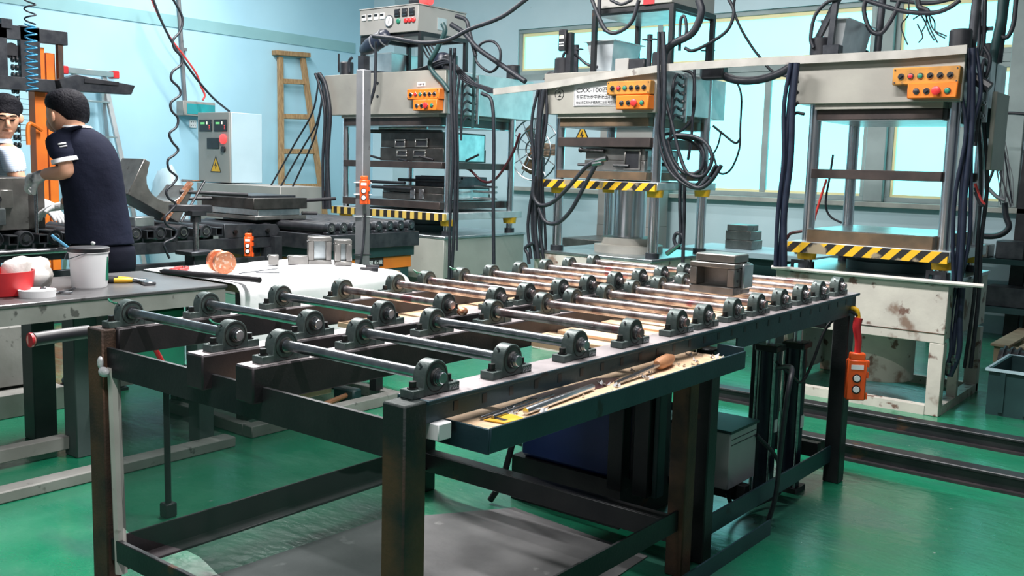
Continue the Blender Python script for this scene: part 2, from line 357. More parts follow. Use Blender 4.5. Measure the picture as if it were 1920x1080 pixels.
window(3, -2.70, WX1, 2.255, WZ1)
window(4, -2.70, WX1, WZ0, 2.19, (-2.10,))
tag(bxx('trim_4', 'winframe', None, WX0, WX1, 8.61, 8.70, 2.19, 2.255), kind='structure')
tag(bxx('trim_5', 'winframe', None, -2.87, -2.70, 8.57, 8.70, WZ0, WZ1, bevel=.006), kind='structure')
tag(bxx('trim_6', 'winframe', None, WX1-.08, WX1+.06, 8.56, 8.62, WZ0, 2.9, bevel=.006), kind='structure')
# floor tracks running under the presses
for k, (y, z1, lab) in enumerate(((4.24, .075, 'dark steel floor track nearest the roller table'), (4.88, .07, 'dark steel floor track at the foot of the right press'))):
    t = empty('floor_track', (0, y, 0), lab, 'track', 'floor tracks')
    bxx('base_flange', 'rail', t, -2.9, 1.6, y-.055, y+.055, 0, .012)
    bxx('web', 'frame', t, -2.9, 1.6, y-.03, y+.03, .012, z1-.015)
    bxx('rail_head', 'frame', t, -2.9, 1.6, y-.04, y+.04, z1-.015, z1, bevel=.004)
t = bxx('floor_strip', 'benchside', None, -3.56, -3.48, .2, 2.5, 0, .045, bevel=.005); tag(t, 'low grey steel strip on the green floor beside the bench', 'steel bar')
g = MB().prism([(-2.42, 1.30), (-1.62, .9), (-1.44, 1.5), (-1.50, 2.66), (-2.10, 2.72), (-2.38, 2.3)], 'z', .001, .004); tag(g.build('floor_sheet', 'greysheet'), 'worn grey sheet lying on the floor under the roller table', 'floor sheet')
# ================================================================ the roller table
TB = empty('roller_table', (-1.9, 2.6, 0), 'long dark steel table with two rows of rollers in pillow blocks', 'roller table')
XA, XB, XC, XD = -2.475, -2.005, -1.81, -1.33
RV = [y*.43 for y in (3.3228, 3.9035, 4.5306, 5.1408, 5.7322, 6.1112, 6.5753, 6.9951, 7.4383, 7.8646, 8.2754, 8.7305)]
ZT = .7835
for b, m in (((-1.352, -1.288, 1.312, 1.377, 0, ZT), 'postrust'), ((-2.53, -2.45, 1.335, 1.377, 0, ZT), 'rust'), ((-1.365, -1.30, 3.835, 3.90, 0, ZT), 'frame'), ((-2.52, -2.455, 3.835, 3.90, 0, ZT-.002), 'frame'),
             ((-1.395, -1.335, 2.58, 2.64, 0, .70), 'rust'), ((-1.395, -1.335, 2.72, 2.78, 0, .70), 'frame'), ((-2.52, -2.46, 2.62, 2.68, 0, .70), 'frame')):
    bxx('post', m, TB, *b, bevel=.004)
p = MB().tube([(-2.425, 1.36, .10), (-2.44, 1.36, .68)], .017, 8, 1); p.build('conduit', 'pipewhite', TB)
for x, h in ((XA, .075), (XB, .085), (XC, .085)):
    bxx('rail', 'rail', TB, x-.034, x+.034, 1.322 if x != XA else 1.377, 3.835, ZT-h, ZT, bevel=.004)
for x, y0_ in ((XA, 1.377), (XB, 1.322), (XC, 1.322)): bxx('rail_top_glare', 'railglare', TB, x-.031, x+.031, y0_+.004, 3.832, ZT, ZT+.0004)  # thin pale skin imitating the glare along each rail
D = bxx('rail', 'tealpaint', TB, XD-.045, XD+.045, 1.377, 3.90, ZT-.010, ZT, bevel=.002)
bxx('rail_top_glare', 'railglare', TB, XD-.043, XD+.043, 1.38, 3.895, ZT, ZT+.0004); bxx('rail_web', 'tealpaint', TB, XD+.030, XD+.037, 1.377, 3.835, ZT-.048, ZT-.010)  # same painted glare on the outer rail, then its web
bxx('rail_web', 'tealpaint', TB, XD+.030, XD+.0365, 2.80, 3.835, ZT-.085, ZT-.048)
for k in range(26):
    y = 1.46 + k*.092
    bxx('slot', 'black', D, XD+.0365, XD+.038, y, y+.014, ZT-.036, ZT-.016)
bxx('front_beam', 'frame', TB, -2.45, -1.352, 1.348, 1.358, .655, .735); bxx('front_beam_flange', 'frame', TB, -2.45, -1.352, 1.358, 1.41, .655, .663)
for y in (2.69, 3.87): bxx('cross_beam', 'frame', TB, -2.455, -1.395, y-.03, y+.03, .63, .695, bevel=.003)
bxx('lower_front_bar', 'frame', TB, -2.45, -1.352, 1.345, 1.36, .135, .198, bevel=.002)
a = MB().box(-2.50, -2.492, 1.377, 2.62, .10, .178); a.box(-2.492, -2.43, 1.377, 2.62, .10, .108); a.build('lower_side_rail', 'rail', TB, .002)
a = MB().box(-1.362, -1.355, 1.377, 2.58, .15, .215); a.build('lower_side_rail', 'frame', TB)
a = MB().box(-1.345, -1.337, 2.78, 3.835, .085, .155); a.box(-1.395, -1.345, 2.78, 3.835, .085, .092); a.build('lower_side_rail', 'tealpaint', TB, .002)
a = MB().box(-2.455, -1.395, 2.60, 2.608, .095, .165); a.box(-2.455, -1.395, 2.608, 2.66, .157, .165); a.build('lower_cross_rail', 'frame', TB, .002)
bxx('lower_cross_rail', 'frame', TB, -2.455, -1.395, 3.84, 3.88, .09, .15, bevel=.002)
bxx('lower_cross_rail', 'frame', TB, -2.455, -1.395, 3.15, 3.19, .08, .14, bevel=.002)
bxx('floor_angle', 'tealpaint', TB, -1.285, -1.279, 2.45, 3.12, .0, .055)
for x0, x1, y in ((-1.72, -1.66, 2.74), (-1.62, -1.56, 2.74), (-1.555, -1.535, 2.76)): bxx('inner_post', 'frame' if x1 < -1.55 else 'darkteal', TB, x0, x1, y, y+.05, .16, .66, bevel=.003)
# side tray
TR = MB().box(-1.206, -1.200, 1.470, 2.66, .672, .725); TR.box(-1.350, -1.206, 1.470, 1.476, .668, .722); TR.box(-1.292, -1.206, 2.654, 2.66, .70, .735)
TR.box(-1.350, -1.206, 1.476, 2.654, .690, .696); tr = TR.build('tray', 'tealpaint', TB, .0015)
bxx('tray_board', 'ply', TB, -1.350, -1.207, 1.477, 2.57, .696, .716)
for y in (1.75, 2.3): bxx('tray_bracket', 'frame', TB, -1.40, -1.206, y, y+.02, .672, .690)
# pillow blocks and rollers
def pillow(loc_x, y, prm):
    z = ZT; r = .0355; zc = z+.0365
    poly = [(y+.060, z+.001), (y+.060, z+.015), (y+.038, z+.017)] + [(y+r*math.cos(t), zc+r*math.sin(t)) for t in [math.pi*k/14 for k in range(15)]] + [(y-.038, z+.017), (y-.060, z+.015), (y-.060, z+.001)]
    h = MB().prism(poly, 'x', loc_x-.017, loc_x+.017); h.box(loc_x-.019, loc_x+.019, y+.036, y+.07, z, z+.018); h.box(loc_x-.019, loc_x+.019, y-.07, y-.036, z, z+.018)
    return h.build('pillow_block', 'block', prm, .0014)
def bearing(prm, x, y):
    z = ZT+.0365
    for s in (-1, 1):
        MB().lathe((x+s*.0168, y, z), (s, 0, 0), [(-.002, .031), (.0008, .031), (.0012, .029), (-.001, .0285), (-.001, .020), (.001, .0195), (.006, .0185), (.006, .0130)], 24).build('bearing', 'seal', prm)
def collar(prm, x, y):
    z = ZT+.0365
    for s in (-1, 1): MB().lathe((x+s*.0168, y, z), (s, 0, 0), [(.002, .0126), (.002, .0178), (.0075, .0172), (.0075, .0126)], 20, cap=False).build('inner_ring', 'steel', prm)
def bolt(prm, x, y):
    b = MB().cyl((x, y, ZT+.018), (x, y, ZT+.0205), .0115, 14); b.cyl((x, y, ZT+.0205), (x, y, ZT+.033), .0078, 12)
    return b.build('bolt', 'boltblack', prm)
proto = pillow(XA, RV[0], TB); bearing(proto, XA, RV[0]); collar(proto, XA, RV[0])
for s in (-.0525, .0525): bolt(proto, XA, RV[0]+s)
gn = MB().cyl((XA, RV[0]-.026, ZT+.058), (XA, RV[0]-.034, ZT+.066), .003, 8); gn.build('grease_nipple', 'steel', proto)
nblk = 0
def shared(o, dx, dy, parent):
    c = o.copy(); C.objects.link(c); c.parent = parent; c.location = Vector((dx, dy, 0)) if parent is TB else Vector((0, 0, 0)); OFF[c.name] = OFF[parent.name]
    return c
for ci, x in enumerate((XA, XB, XC, XD)):
    for k, y in enumerate(RV):
        if ci == 0 and k == 0: blk = proto
        else:
            blk = shared(proto, x-XA, y-RV[0], TB); OFF[blk.name] = OFF[TB.name]+blk.location
            for ch in list(proto.children): shared(ch, 0, 0, blk)
        if ci == 3 and k < 5: 
            bk = blk; OFF[bk.name] = OFF[TB.name]+Vector(bk.location)
            text('cast_lettering', 'P205', 'shaft', bk, (x+.019, y+.038, ZT+.004), (0, 1, 0), (0, 0, 1), width=.030, height=.010)
for k, y in enumerate(RV):
    z = ZT+.0365
    for (a, b) in ((XA-.024, XB+.036), (XC-.024, XD+.036)):
        s = MB().lathe((a, y, z), (1, 0, 0), [(0, .0113), (.0012, .0125), (b-a-.0015, .0125), (b-a, .0112)], 18)
        s.build('roller', 'shaft' if k < 3 else 'dirtyshaft', TB)
    for x in (XB, XD):
        s = MB().lathe((x+.0235, y, z), (1, 0, 0), [(0, .0128), (0, .0160), (.006, .0160), (.006, .0128)], 18, cap=False); s.build('lock_collar', 'steel', TB)
# green wire ties on three bearings
for (x, y) in ((XA, RV[0]), (XB, RV[0]), (XA, RV[5]), (XA, RV[6])):
    t = MB().tube([(x-.018, y-.03, ZT+.06), (x-.024, y-.045, ZT+.075), (x-.005, y-.05, ZT+.07), (x+.008, y-.038, ZT+.066)], .0022, 6); t.build('wire_tie', 'green', TB)
fl = MB(); vs = []; fs = []
for i in range(25):
    x = -2.428+i*(1.07/24)
    for j in range(7): vs.append((x, 1.366+.006*math.sin(i*1.3+j*.6)+.004*math.sin(j*2.1), .655-j*.070-.012*math.sin(i*.7)*(j == 6)))
for i in range(24):
    for j in range(6): fs.append((i*7+j, i*7+7+j, i*7+8+j, i*7+j+1))
fl.add(vs, fs).build('plastic_film', 'film', TB, 0, 80)
kn = MB().ball((-2.435, 1.33, .672), .022, .012, .014); kn.ball((-2.452, 1.33, .695), .010, .008, .018); kn.build('cloth_knot', 'plastic_clear', TB, 0, 60)
# plywood under the far rollers, on the cross beams
pl = bxx('plywood_board', 'ply', None, -2.44, -2.042, 2.16, 3.78, .7, .716); tag(pl, 'tan plywood board under the left row of rollers', 'board', 'plywood boards under the rollers')
bd = MB().box(-1.774, -1.378, 2.36, 3.80, .7, .716); tag(bd.build('plywood_board', 'ply'), 'tan plywood board under the right row of rollers', 'board', 'plywood boards under the rollers')
for dy in (0, .09, .18, .27): 
    b = bxx('plank', 'ply', None, -1.774, -1.378, 2.37+dy*1.4, 2.37+dy*1.4+.085, .7165, .7345, bevel=.002)
    tag(b, ['pale plank under the right rollers, nearest the camera', 'second pale plank under the right rollers', 'third pale plank under the right rollers', 'fourth pale plank under the right rollers, farthest back'][round(dy/.09)], 'plank', 'planks on the right plywood board')
pw = MB().prism([(-2.09, 1.40), (-2.045, 1.41), (-1.85, 1.44), (-1.85, 1.62), (-2.07, 1.60)], 'z', .664, .690); tag(pw.build('plywood_scrap', 'ply', None, .002), 'scrap of thick plywood lying between the middle rails', 'board')
# ================================================================ the three presses
def hose(parent, pts, r=.012, m='rubber', name='hose', n=8, **k):
    P = [at(p[0], p[1], **(p[2] if len(p) > 2 else k)) for p in pts]
    return MB().tube(P, r, n).build(name, m, parent, 0, 60)
def buttons(box, kinds, x0, x1, z, y, r):
    n = len(kinds)
    for i, kd in enumerate(kinds):
        x = x0+(x1-x0)*(i+.5)/n
        MB().lathe((x, y, z), (0, -1, 0), [(0, r), (.004, r), (.006, r*.9)], 16).build('button_ring', 'steel', box)
        if kd == 'k':
            b = MB().cyl((x, y-.005, z), (x, y-.009, z), r*.72, 14); b.bar((x-r*.5, y-.012, z-r*.45), (x+r*.5, y-.012, z+r*.45), .010, r*.42, up=(0, -1, 0)); b.build('selector_switch', 'black', box)
        elif kd == 'e': MB().lathe((x, y, z), (0, -1, 0), [(0, r*.7), (.014, r*.7), (.016, r*1.35), (.022, r*1.35), (.027, r*.9)], 18).build('stop_button', 'red', box)
        else: MB().lathe((x, y, z), (0, -1, 0), [(.004, r*.72), (.010, r*.72), (.012, r*.5)], 14).build('push_button', {'r': 'red', 'g': 'green', 'b': 'black'}[kd], box)
def control_boxes(root, X0, X1, Z0, Z1, x0, x1, z0, z1, yf, dirty):
    a = bxx('upper_control_box', dirty, root, X0, X1, yf-.06, yf, Z0, Z1, bevel=.005); tag(a, 'dirty amber box with six switches')
    buttons(a, 'krgkkk', X0+.02, X1-.02, (Z0+Z1)/2-.002, yf-.06, .0165)
    b = bxx('lower_control_box', 'orange', root, x0, x1, yf-.075, yf, z0, z1, bevel=.005); tag(b, 'orange box with a red stop button')
    buttons(b, 'bkeg', x0+.02, x1-.02, (z0+z1)/2-.004, yf-.075, .0165)
    for (xx, zz) in ((X0+.012, Z1-.012), (X1-.012, Z1-.012), (X0+.012, Z0+.012), (X1-.012, Z0+.012)): MB().cyl((xx, yf-.06, zz), (xx, yf-.063, zz), .004, 8).build('screw', 'steel', a)
def press(name, label, X0, X1, cx0, cx1, yb, head, zbol, zmid, zlow, haz, basetop, hz='hazard', rc=.033, low_m='platebrown', bol_m='plate', ram=None, bm='pressbase'):
    y0 = 5.31; cy0, cy1 = 5.40, yb-.13
    R = empty(name, ((X0+X1)/2, (y0+yb)/2, 0), label, 'hydraulic press', 'hydraulic presses')
    mx = (cx0+cx1)/2; my = (cy0+cy1)/2
    # base: legs, bars and panels leave the front and the right side open at the bottom
    zt = basetop
    bxx('base_panel', bm, R, X0, X1, y0, y0+.02, .39, zt-.02, bevel=.003); bxx('base_panel', bm, R, X0, X0+.02, y0+.02, yb, .05, zt-.02)
    bxx('base_panel', bm, R, X1-.02, X1, y0+.02, yb, .41, zt-.02, bevel=.003)
    bxx('base_panel', bm, R, X0+.02, X1-.02, yb-.02, yb, .41, zt-.02)
    for xx in (X0, X1-.072):
        for (a, b) in ((y0, y0+.065), (yb-.065, yb)): bxx('base_leg', bm, R, xx, xx+.072, a, b, 0, .39, bevel=.003)
    bxx('base_leg', bm, R, X1-.05, X1, y0+.33, y0+.37, .05, .41)
    bxx('base_bar', bm, R, X0+.072, X1-.072, y0, y0+.06, 0, .05); bxx('base_bar', bm, R, X1-.06, X1, y0+.065, yb-.065, 0, .05); bxx('base_bar', bm, R, X0, X1, yb-.06, yb-.02, .0, .05)
    bxx('base_top', 'brightsteel', R, X0-.01, X1+.01, y0-.005, yb+.01, zt-.02, zt, bevel=.003)
    MB().cyl((mx-.03, my, .09), (mx-.03, my, zt-.02), .205, 36).build('cylinder', bm, R, .004)
    MB().lathe((mx, my, zt), (0, 0, 1), [(0, .235), (.05, .235), (.055, .19), (.10, .19)], 36).build('ram_flange', 'pressbeige' if ram else 'darkteal', R)
    MB().cyl((mx, my, zt+.05), (mx, my, haz[0]), ram or .13, 32).build('ram', 'chrome', R)
    ztop = head[1]
    for x in (cx0, cx1):
        for y in (cy0, cy1):
            MB().cyl((x, y, zt), (x, y, ztop), rc, 24).build('column', 'chrome', R)
            MB().lathe((x, y, ztop), (0, 0, 1), [(0, .056), (.10, .056), (.108, .05)], 12).build('column_nut', 'black', R)
            MB().lathe((x, y, haz[0]-.045), (0, 0, 1), [(0, .05), (.045, .056)], 24).build('collar', 'yellow', R)
            MB().cyl((x, y, zt), (x, y, zt+.035), rc+.012, 20).build('column_foot', 'darkmetal', R)
    # moving bolster with its striped edge
    bxx('bolster', 'galv', R, cx0-.08, cx1+.05, y0+.03, yb-.03, haz[0], haz[1]+.004, bevel=.003)
    bxx('striped_guard', hz, R, cx0-.085, cx1+.045, y0+.005, y0+.028, haz[0]-.006, haz[1])
    bxx('lower_platen', low_m, R, cx0+.01, cx1-.045, y0+.045, yb-.08, zlow[0], zlow[1]-.004, bevel=.002)
    bxx('platen_face', 'brightsteel', R, cx0+.01, cx1-.045, y0+.045, yb-.08, zlow[1]-.004, zlow[1])
    for z0, z1 in zmid: bxx('middle_platen', 'plate', R, cx0+.01, cx1-.03, y0+.05, yb-.08, z0, z1, bevel=.002)
    bxx('upper_platen', bol_m, R, cx0+.025, cx1-.045, y0+.045, yb-.10, zbol[0], zbol[1], bevel=.002)
    bxx('platen_face', 'brightsteel', R, cx0+.03, cx1-.05, y0+.05, yb-.105, zbol[0]-.006, zbol[0])
    bxx('spacer_plate', 'pressbeige', R, cx0+.02, cx1-.04, y0+.02, yb-.09, zbol[1], head[0])
    h = bxx('head', 'pressbeige', R, X0+.04, X1-.012, y0, y0+.03, head[0], head[1], bevel=.003)
    bxx('head_body', 'galv', R, X0+.05, X1-.016, y0+.03, yb+.09, head[0]+.002, head[1]-.002, bevel=.003)
    return R, mx, my, cy0, cy1
P3, mx3, my3, c0, c1 = press('hydraulic_press', 'beige press on the right, open and empty above a rust-stained base', -2.24, -1.30, -2.10, -1.365, 6.17, (1.64, 1.90), (1.555, 1.61), [(1.231, 1.283)], (.87, .945), (.815, .868), .72)
P2, mx2, my2, c0, c1 = press('hydraulic_press', 'middle press with the maker plate reading CXX-100 and a raised chrome ram', -3.99, -3.07, -3.865, -3.113, 6.17, (1.605, 1.873), (1.525, 1.58), [(1.394, 1.454)], (1.185, 1.24), (1.125, 1.17), .69, bol_m='platebrown', ram=.112)
P1, mx1, my1, c0, c1 = press('hydraulic_press', 'wide press on the left with an instrument cabinet on top', -6.21, -4.83, -6.005, -4.882, 6.28, (1.622, 1.94), (1.54, 1.60), [(1.218, 1.268)], (.915, .972), (.84, .888), .72, hz='hazard_fine', low_m='plate', rc=.028, bm='basegrey')
control_boxes(P3, -1.646, -1.318, 1.724, 1.812, -1.562, -1.32, 1.652, 1.732, 5.31, 'orangedirty')
control_boxes(P2, -3.41, -3.095, 1.714, 1.80, -3.33, -3.095, 1.623, 1.71, 5.31, 'orangedirty')
control_boxes(P1, -5.176, -4.85, 1.722, 1.80, -5.10, -4.86, 1.641, 1.72, 5.31, 'orange')
# maker plate
sp = bxx('maker_plate', 'platewhite', P2, -3.70, -3.29, 5.305, 5.31, 1.652, 1.812, bevel=.001)
bxx('plate_border', 'panelblack', sp, -3.694, -3.296, 5.3045, 5.305, 1.657, 1.659); bxx('plate_border', 'panelblack', sp, -3.694, -3.296, 5.3045, 5.305, 1.805, 1.807)
bxx('plate_border', 'panelblack', sp, -3.694, -3.692, 5.3045, 5.305, 1.659, 1.805)
text('lettering', 'CXX-100四柱', 'panelblack', sp, (-3.68, 5.305, 1.738), (1, 0, 0), (0, 0, 1), width=.30, height=.036)
text('lettering', '东莞市寮步中昕液压机械科', 'panelblack', sp, (-3.68, 5.305, 1.697), (1, 0, 0), (0, 0, 1), width=.33, height=.028)
text('lettering', '地址:东莞市寮步镇西溪工业区 电话:1350962', 'panelblack', sp, (-3.68, 5.305, 1.666), (1, 0, 0), (0, 0, 1), width=.35, height=.019)
MB().tube([(-3.82+.035*math.cos(t), 5.309, 1.735+.035*math.sin(t)) for t in [k*math.pi/8 for k in range(17)]], .0025, 6, 1).build('ring_mark', 'panelblack', P2)
text('lettering', '2', 'panelblack', P2, (-3.828, 5.309, 1.718), (1, 0, 0), (0, 0, 1), height=.034)
bp1 = bxx('label_plate', 'white', P1, -5.125, -5.045, 5.306, 5.31, 1.822, 1.852); text('lettering', '合模开模', 'panelblack', bp1, (-5.12, 5.306, 1.828), (1, 0, 0), (0, 0, 1), width=.07, height=.018)
for z in (1.76, 1.86): MB().cyl((-5.55, 5.31, z), (-5.55, 5.307, z), .012, 12).build('bolt_hole', 'black', P1)
# right press: base details
bxx('seam', 'rust', P3, -2.24, -1.30, 5.307, 5.31, .440, .444)
MB().tube([(-2.26, 5.29, .715), (-1.13, 5.29, .715)], .011, 8, 1).build('rail_pipe', 'pipewhite', P3)
for x in (-2.10, -1.365):
    b = MB().box(x-.05, x-.035, 5.295, 5.31, .70, .77); b.box(x+.035, x+.05, 5.295, 5.31, .70, .77); b.box(x-.035, x+.035, 5.295, 5.305, .75, .77); b.build('pipe_clamp', 'black', P3)
# steel moulds held in the presses
def mould(x0, x1, y0, y1, z0, z1, split, label, m='moulddark', m2='brightsteel', windows=()):
    R = empty('steel_mould', ((x0+x1)/2, (y0+y1)/2, z0), label, 'mould', 'steel moulds')
    lo = bxx('lower_half', m, R, x0, x1, y0, y1, z0, split-.003, bevel=.002); up = bxx('upper_half', m, R, x0+.004, x1-.004, y0+.004, y1-.004, split, z1, bevel=.002)
    bxx('side_plate', m2, R, x1-.001, x1+.006, y0+.03, y1-.03, z0+.01, z1-.012)
    for (a, b, c, d) in windows:
        f = MB().box(a-.012, b+.012, y0-.010, y0, c-.012, c); f.box(a-.012, b+.012, y0-.010, y0, d, d+.012); f.box(a-.012, a, y0-.010, y0, c, d); f.box(b, b+.012, y0-.010, y0, c, d); f.build('window_frame', 'mould', R, .002)
        bxx('window_recess', 'black', R, a, b, y0-.002, y0, c, d)
    return R
M1 = mould(-5.66, -4.98, 5.45, 5.95, 1.271, 1.495, 1.375, 'dark two-part mould on the middle platen of the left press', windows=((-5.48, -5.39, 1.385, 1.425), (-5.26, -5.15, 1.39, 1.43), (-5.46, -5.37, 1.315, 1.345), (-5.28, -5.17, 1.315, 1.348)))
for a, b in (((-5.66, 5.45, 1.285), (-5.78, 5.43, 1.31)), ((-5.08, 5.45, 1.285), (-5.2, 5.42, 1.31)), ((-5.44, 5.44, 1.283), (-5.34, 5.43, 1.272)), ((-4.90, 5.62, 1.285), (-4.76, 5.60, 1.33))):
    MB().cyl(a, b, .009, 8).build('lever', 'black', M1)
M1b = mould(-5.60, -4.95, 5.42, 5.98, .9745, 1.08, 1.03, 'flat open mould with black handles on the lower platen of the left press')
for (x0, x1, y, z) in ((-5.75, -5.35, 5.42, 1.10), (-5.45, -4.80, 5.45, 1.125), (-5.35, -4.92, 5.6, 1.15), (-5.70, -5.25, 5.40, 1.06)):
    MB().cyl((x0, y, z), (x1, y, z), .012, 8).build('handle', 'black', M1b)
bxx('top_plate', 'darkmetal', M1b, -5.32, -4.92, 5.5, 5.9, 1.08, 1.16, bevel=.003)
for x in (-5.28, -5.19): bxx('bright_block', 'steel', M1b, x, x+.05, 5.405, 5.42, .985, 1.06, bevel=.002)
for dz in (0, .05, .09): MB().cyl((-4.93, 5.75, 1.0+dz), (-4.68, 5.73, 1.0+dz), .009, 8).build('guide_pin', 'brightsteel', M1b)
M2 = mould(-3.66, -3.20, 5.40, 5.85, 1.2415, 1.385, 1.31, 'grey mould clamped between the platens of the middle press', 'mould', 'brightsteel', windows=((-3.34, -3.24, 1.26, 1.37),))
for (x, z) in ((-3.70, 1.275), (-3.42, 1.275)): MB().cyl((x, 5.38, z), (x+.11, 5.39, z), .009, 8).build('handle', 'black', M2)
h = MB().cyl((-3.67, 5.38, 1.37), (-3.50, 5.385, 1.365), .014, 10); h.ball((-3.68, 5.38, 1.372), .018); h.build('handle', 'boltblack', M2)
for z in (1.29, 1.33): MB().cyl((-3.20, 5.60, z), (-3.10, 5.60, z), .012, 8).build('guide_pin', 'black', M2)
# loose bars under the upper platen of the left press
for k, (xa, xb, z) in enumerate(((-5.62, -5.12, 1.522), (-5.85, -5.0, 1.505), (-5.80, -5.3, 1.498))):
    MB().cyl((xa, 5.40+.03*k, z), (xb, 5.42+.03*k, z-.006*k), .011, 10).build('pry_bar', 'steel' if k == 0 else 'black', P1)
# instrument cabinet on a stand, left press
def stand(R, x0, x1, y0, y1, z0, z1, m='frame'):
    for x in (x0, x1-.03):
        for y in (y0, y1-.03): bxx('stand_leg', m, R, x, x+.03, y, y+.03, z0, z1)
    for y in (y0, y1-.03): bxx('stand_rail', m, R, x0+.03, x1-.03, y, y+.03, z1-.03, z1)
    for x in (x0, x1-.03): bxx('stand_rail', m, R, x, x+.03, y0+.03, y1-.03, z1-.03, z1)
stand(P1, -5.80, -5.145, 5.36, 5.90, 1.94, 2.235)
cb = bxx('instrument_cabinet', 'cabinetgrey', P1, -5.79, -5.157, 5.34, 5.88, 2.235, 2.428, bevel=.004)
bxx('cabinet_lid', 'cabinetgrey', cb, -5.795, -5.152, 5.335, 5.885, 2.428, 2.436, bevel=.002)
for k in range(4): 
    x = -5.76+k*.068; d = bxx('timer', 'white', cb, x, x+.045, 5.332, 5.34, 2.345, 2.39, bevel=.002); bxx('timer_display', 'panelblack', d, x+.004, x+.041, 5.330, 5.332, 2.368, 2.386)
for k in range(3):
    x = -5.40+k*.077; d = bxx('temperature_meter', 'panelblack', cb, x, x+.056, 5.330, 5.34, 2.35, 2.408, bevel=.002); bxx('meter_display', 'darkmetal', d, x+.008, x+.048, 5.328, 5.330, 2.375, 2.40); bxx('meter_keys', 'steel', d, x+.008, x+.048, 5.329, 5.330, 2.356, 2.362)
g = MB().lathe((-5.455, 5.34, 2.325), (0, -1, 0), [(0, .045), (.012, .045), (.014, .040), (.010, .038)], 24).build('pressure_gauge', 'steel', cb); MB().cyl((-5.455, 5.33, 2.325), (-5.455, 5.329, 2.325), .037, 24).build('gauge_dial', 'white', g); MB().bar((-5.462, 5.328, 2.305), (-5.445, 5.328, 2.35), .002, .005, up=(0, -1, 0)).build('gauge_needle', 'panelblack', g)
MB().lathe((-5.36, 5.34, 2.32), (0, -1, 0), [(0, .02), (.008, .02), (.012, .015)], 16).build('push_button', 'green', cb)
for k in range(3): MB().lathe((-5.28+k*.04, 5.34, 2.318), (0, -1, 0), [(0, .019), (.010, .019), (.014, .014)], 16).build('push_button', 'red', cb)
bxx('cable_plate', 'galv', cb, -5.157, -5.154, 5.55, 5.65, 2.27, 2.36)
mo = MB().cyl((-5.33, 5.45, 2.475), (-5.22, 5.45, 2.475), .036, 20).build('warning_light', 'darkmetal', P1); MB().cyl((-5.22, 5.45, 2.475), (-5.14, 5.45, 2.475), .040, 20).build('lens', 'redlamp', mo)
bxx('light_bracket', 'galv', mo, -5.33, -5.25, 5.43, 5.47, 2.436, 2.45)
mt = MB().lathe((-5.0, 5.45, 1.94), (0, 0, 1), [(0, .075), (.10, .075), (.13, .055), (.14, .02)], 20).build('motor_cap', 'hosewrap', P1)
wa, wb = at(676, 97, y=5.31), at(730, 64, y=5.31); wd = (wb-wa).normalized(); wn = Vector((0, -1, 0)).cross(wd)
ll = MB().loft([(wa.lerp(wb, t), wn*r, Vector((0, r*.8, 0))) for t, r in ((0, .015), (.08, .040), (.3, .062), (.7, .066), (.93, .050), (1, .015))], 14).build('cable_wrap', 'hosewrap', P1, 0, 60)
for t in (.5, .8): MB().loft([(wa.lerp(wb, t-.012), wn*.069, Vector((0, .057, 0))), (wa.lerp(wb, t+.012), wn*.069, Vector((0, .057, 0)))], 14).build('wrap_tie', 'greypost', ll)
def hopper(x0, x1, y0, y1, z0, z1, label):
    R = empty('metal_hopper', ((x0+x1)/2, (y0+y1)/2, z0), label, 'metal bin', 'metal bins on the presses')
    i = .035; vs = [(x0+i, y0+i, z0), (x1-i, y0+i, z0), (x1-i, y1-i, z0), (x0+i, y1-i, z0), (x0, y0, z1), (x1, y0, z1), (x1, y1, z1), (x0, y1, z1)]
    MB().add(vs, [(0, 3, 2, 1), (0, 1, 5, 4), (1, 2, 6, 5), (2, 3, 7, 6), (3, 0, 4, 7)]).build('bin_body', 'galv', R)
    r = MB().box(x0-.02, x1+.02, y0-.02, y0, z1, z1+.006); r.box(x0-.02, x1+.02, y1, y1+.02, z1, z1+.006); r.box(x0-.02, x0, y0, y1, z1, z1+.006); r.box(x1, x1+.02, y0, y1, z1, z1+.006); r.build('rim', 'galv', R)
hopper(-3.71, -3.50, 5.45, 5.80, 1.873, 2.08, 'galvanised bin standing on the middle press')
hopper(-2.115, -1.97, 5.42, 5.85, 1.90, 2.105, 'galvanised bin standing on the right press')
hopper(-6.10, -5.80, 5.70, 6.05, 1.94, 2.14, 'galvanised bin standing on the left press behind the grey post')
# stand and cabinet on the middle press
stand(P2, -3.63, -3.03, 5.38, 5.95, 1.873, 2.275); cb2 = bxx('control_cabinet', 'cabinetgrey', P2, -3.61, -3.035, 5.37, 5.93, 2.275, 2.55, bevel=.004); bxx('red_panel', 'red', cb2, -3.24, -3.16, 5.368, 5.37, 2.275, 2.33)
bxx('stand_shelf', 'brightsteel', P2, -3.60, -3.06, 5.41, 5.92, 2.235, 2.245)
ph = bxx('handset', 'black', P2, -3.86, -3.80, 5.33, 5.36, 2.02, 2.16, bevel=.006); ph.rotation_euler = (0, 0, 0); bxx('handset_display', 'lcd', ph, -3.848, -3.815, 5.327, 5.33, 2.10, 2.118)
for i in range(2):
    for j in range(3): bxx('handset_key', 'white', ph, -3.848+j*.013, -3.840+j*.013, 5.3275, 5.33, 2.05+i*.018, 2.058+i*.018)
bxx('handset_pole', 'black', P2, -3.815, -3.775, 5.36, 5.40, 1.873, 2.14)
for x, y in ((-3.93+.02, 5.62), (-3.13, 6.05), (-3.2, 5.4)):
    s = MB().cyl((x, y, 1.873), (x, y, 2.06), .017, 10); s.box(x-.045, x+.045, y-.02, y+.02, 2.06, 2.068); s.cyl((x, y, 2.068), (x, y, 2.095), .02, 6); s.build('threaded_rod', 'darkmetal', P2)
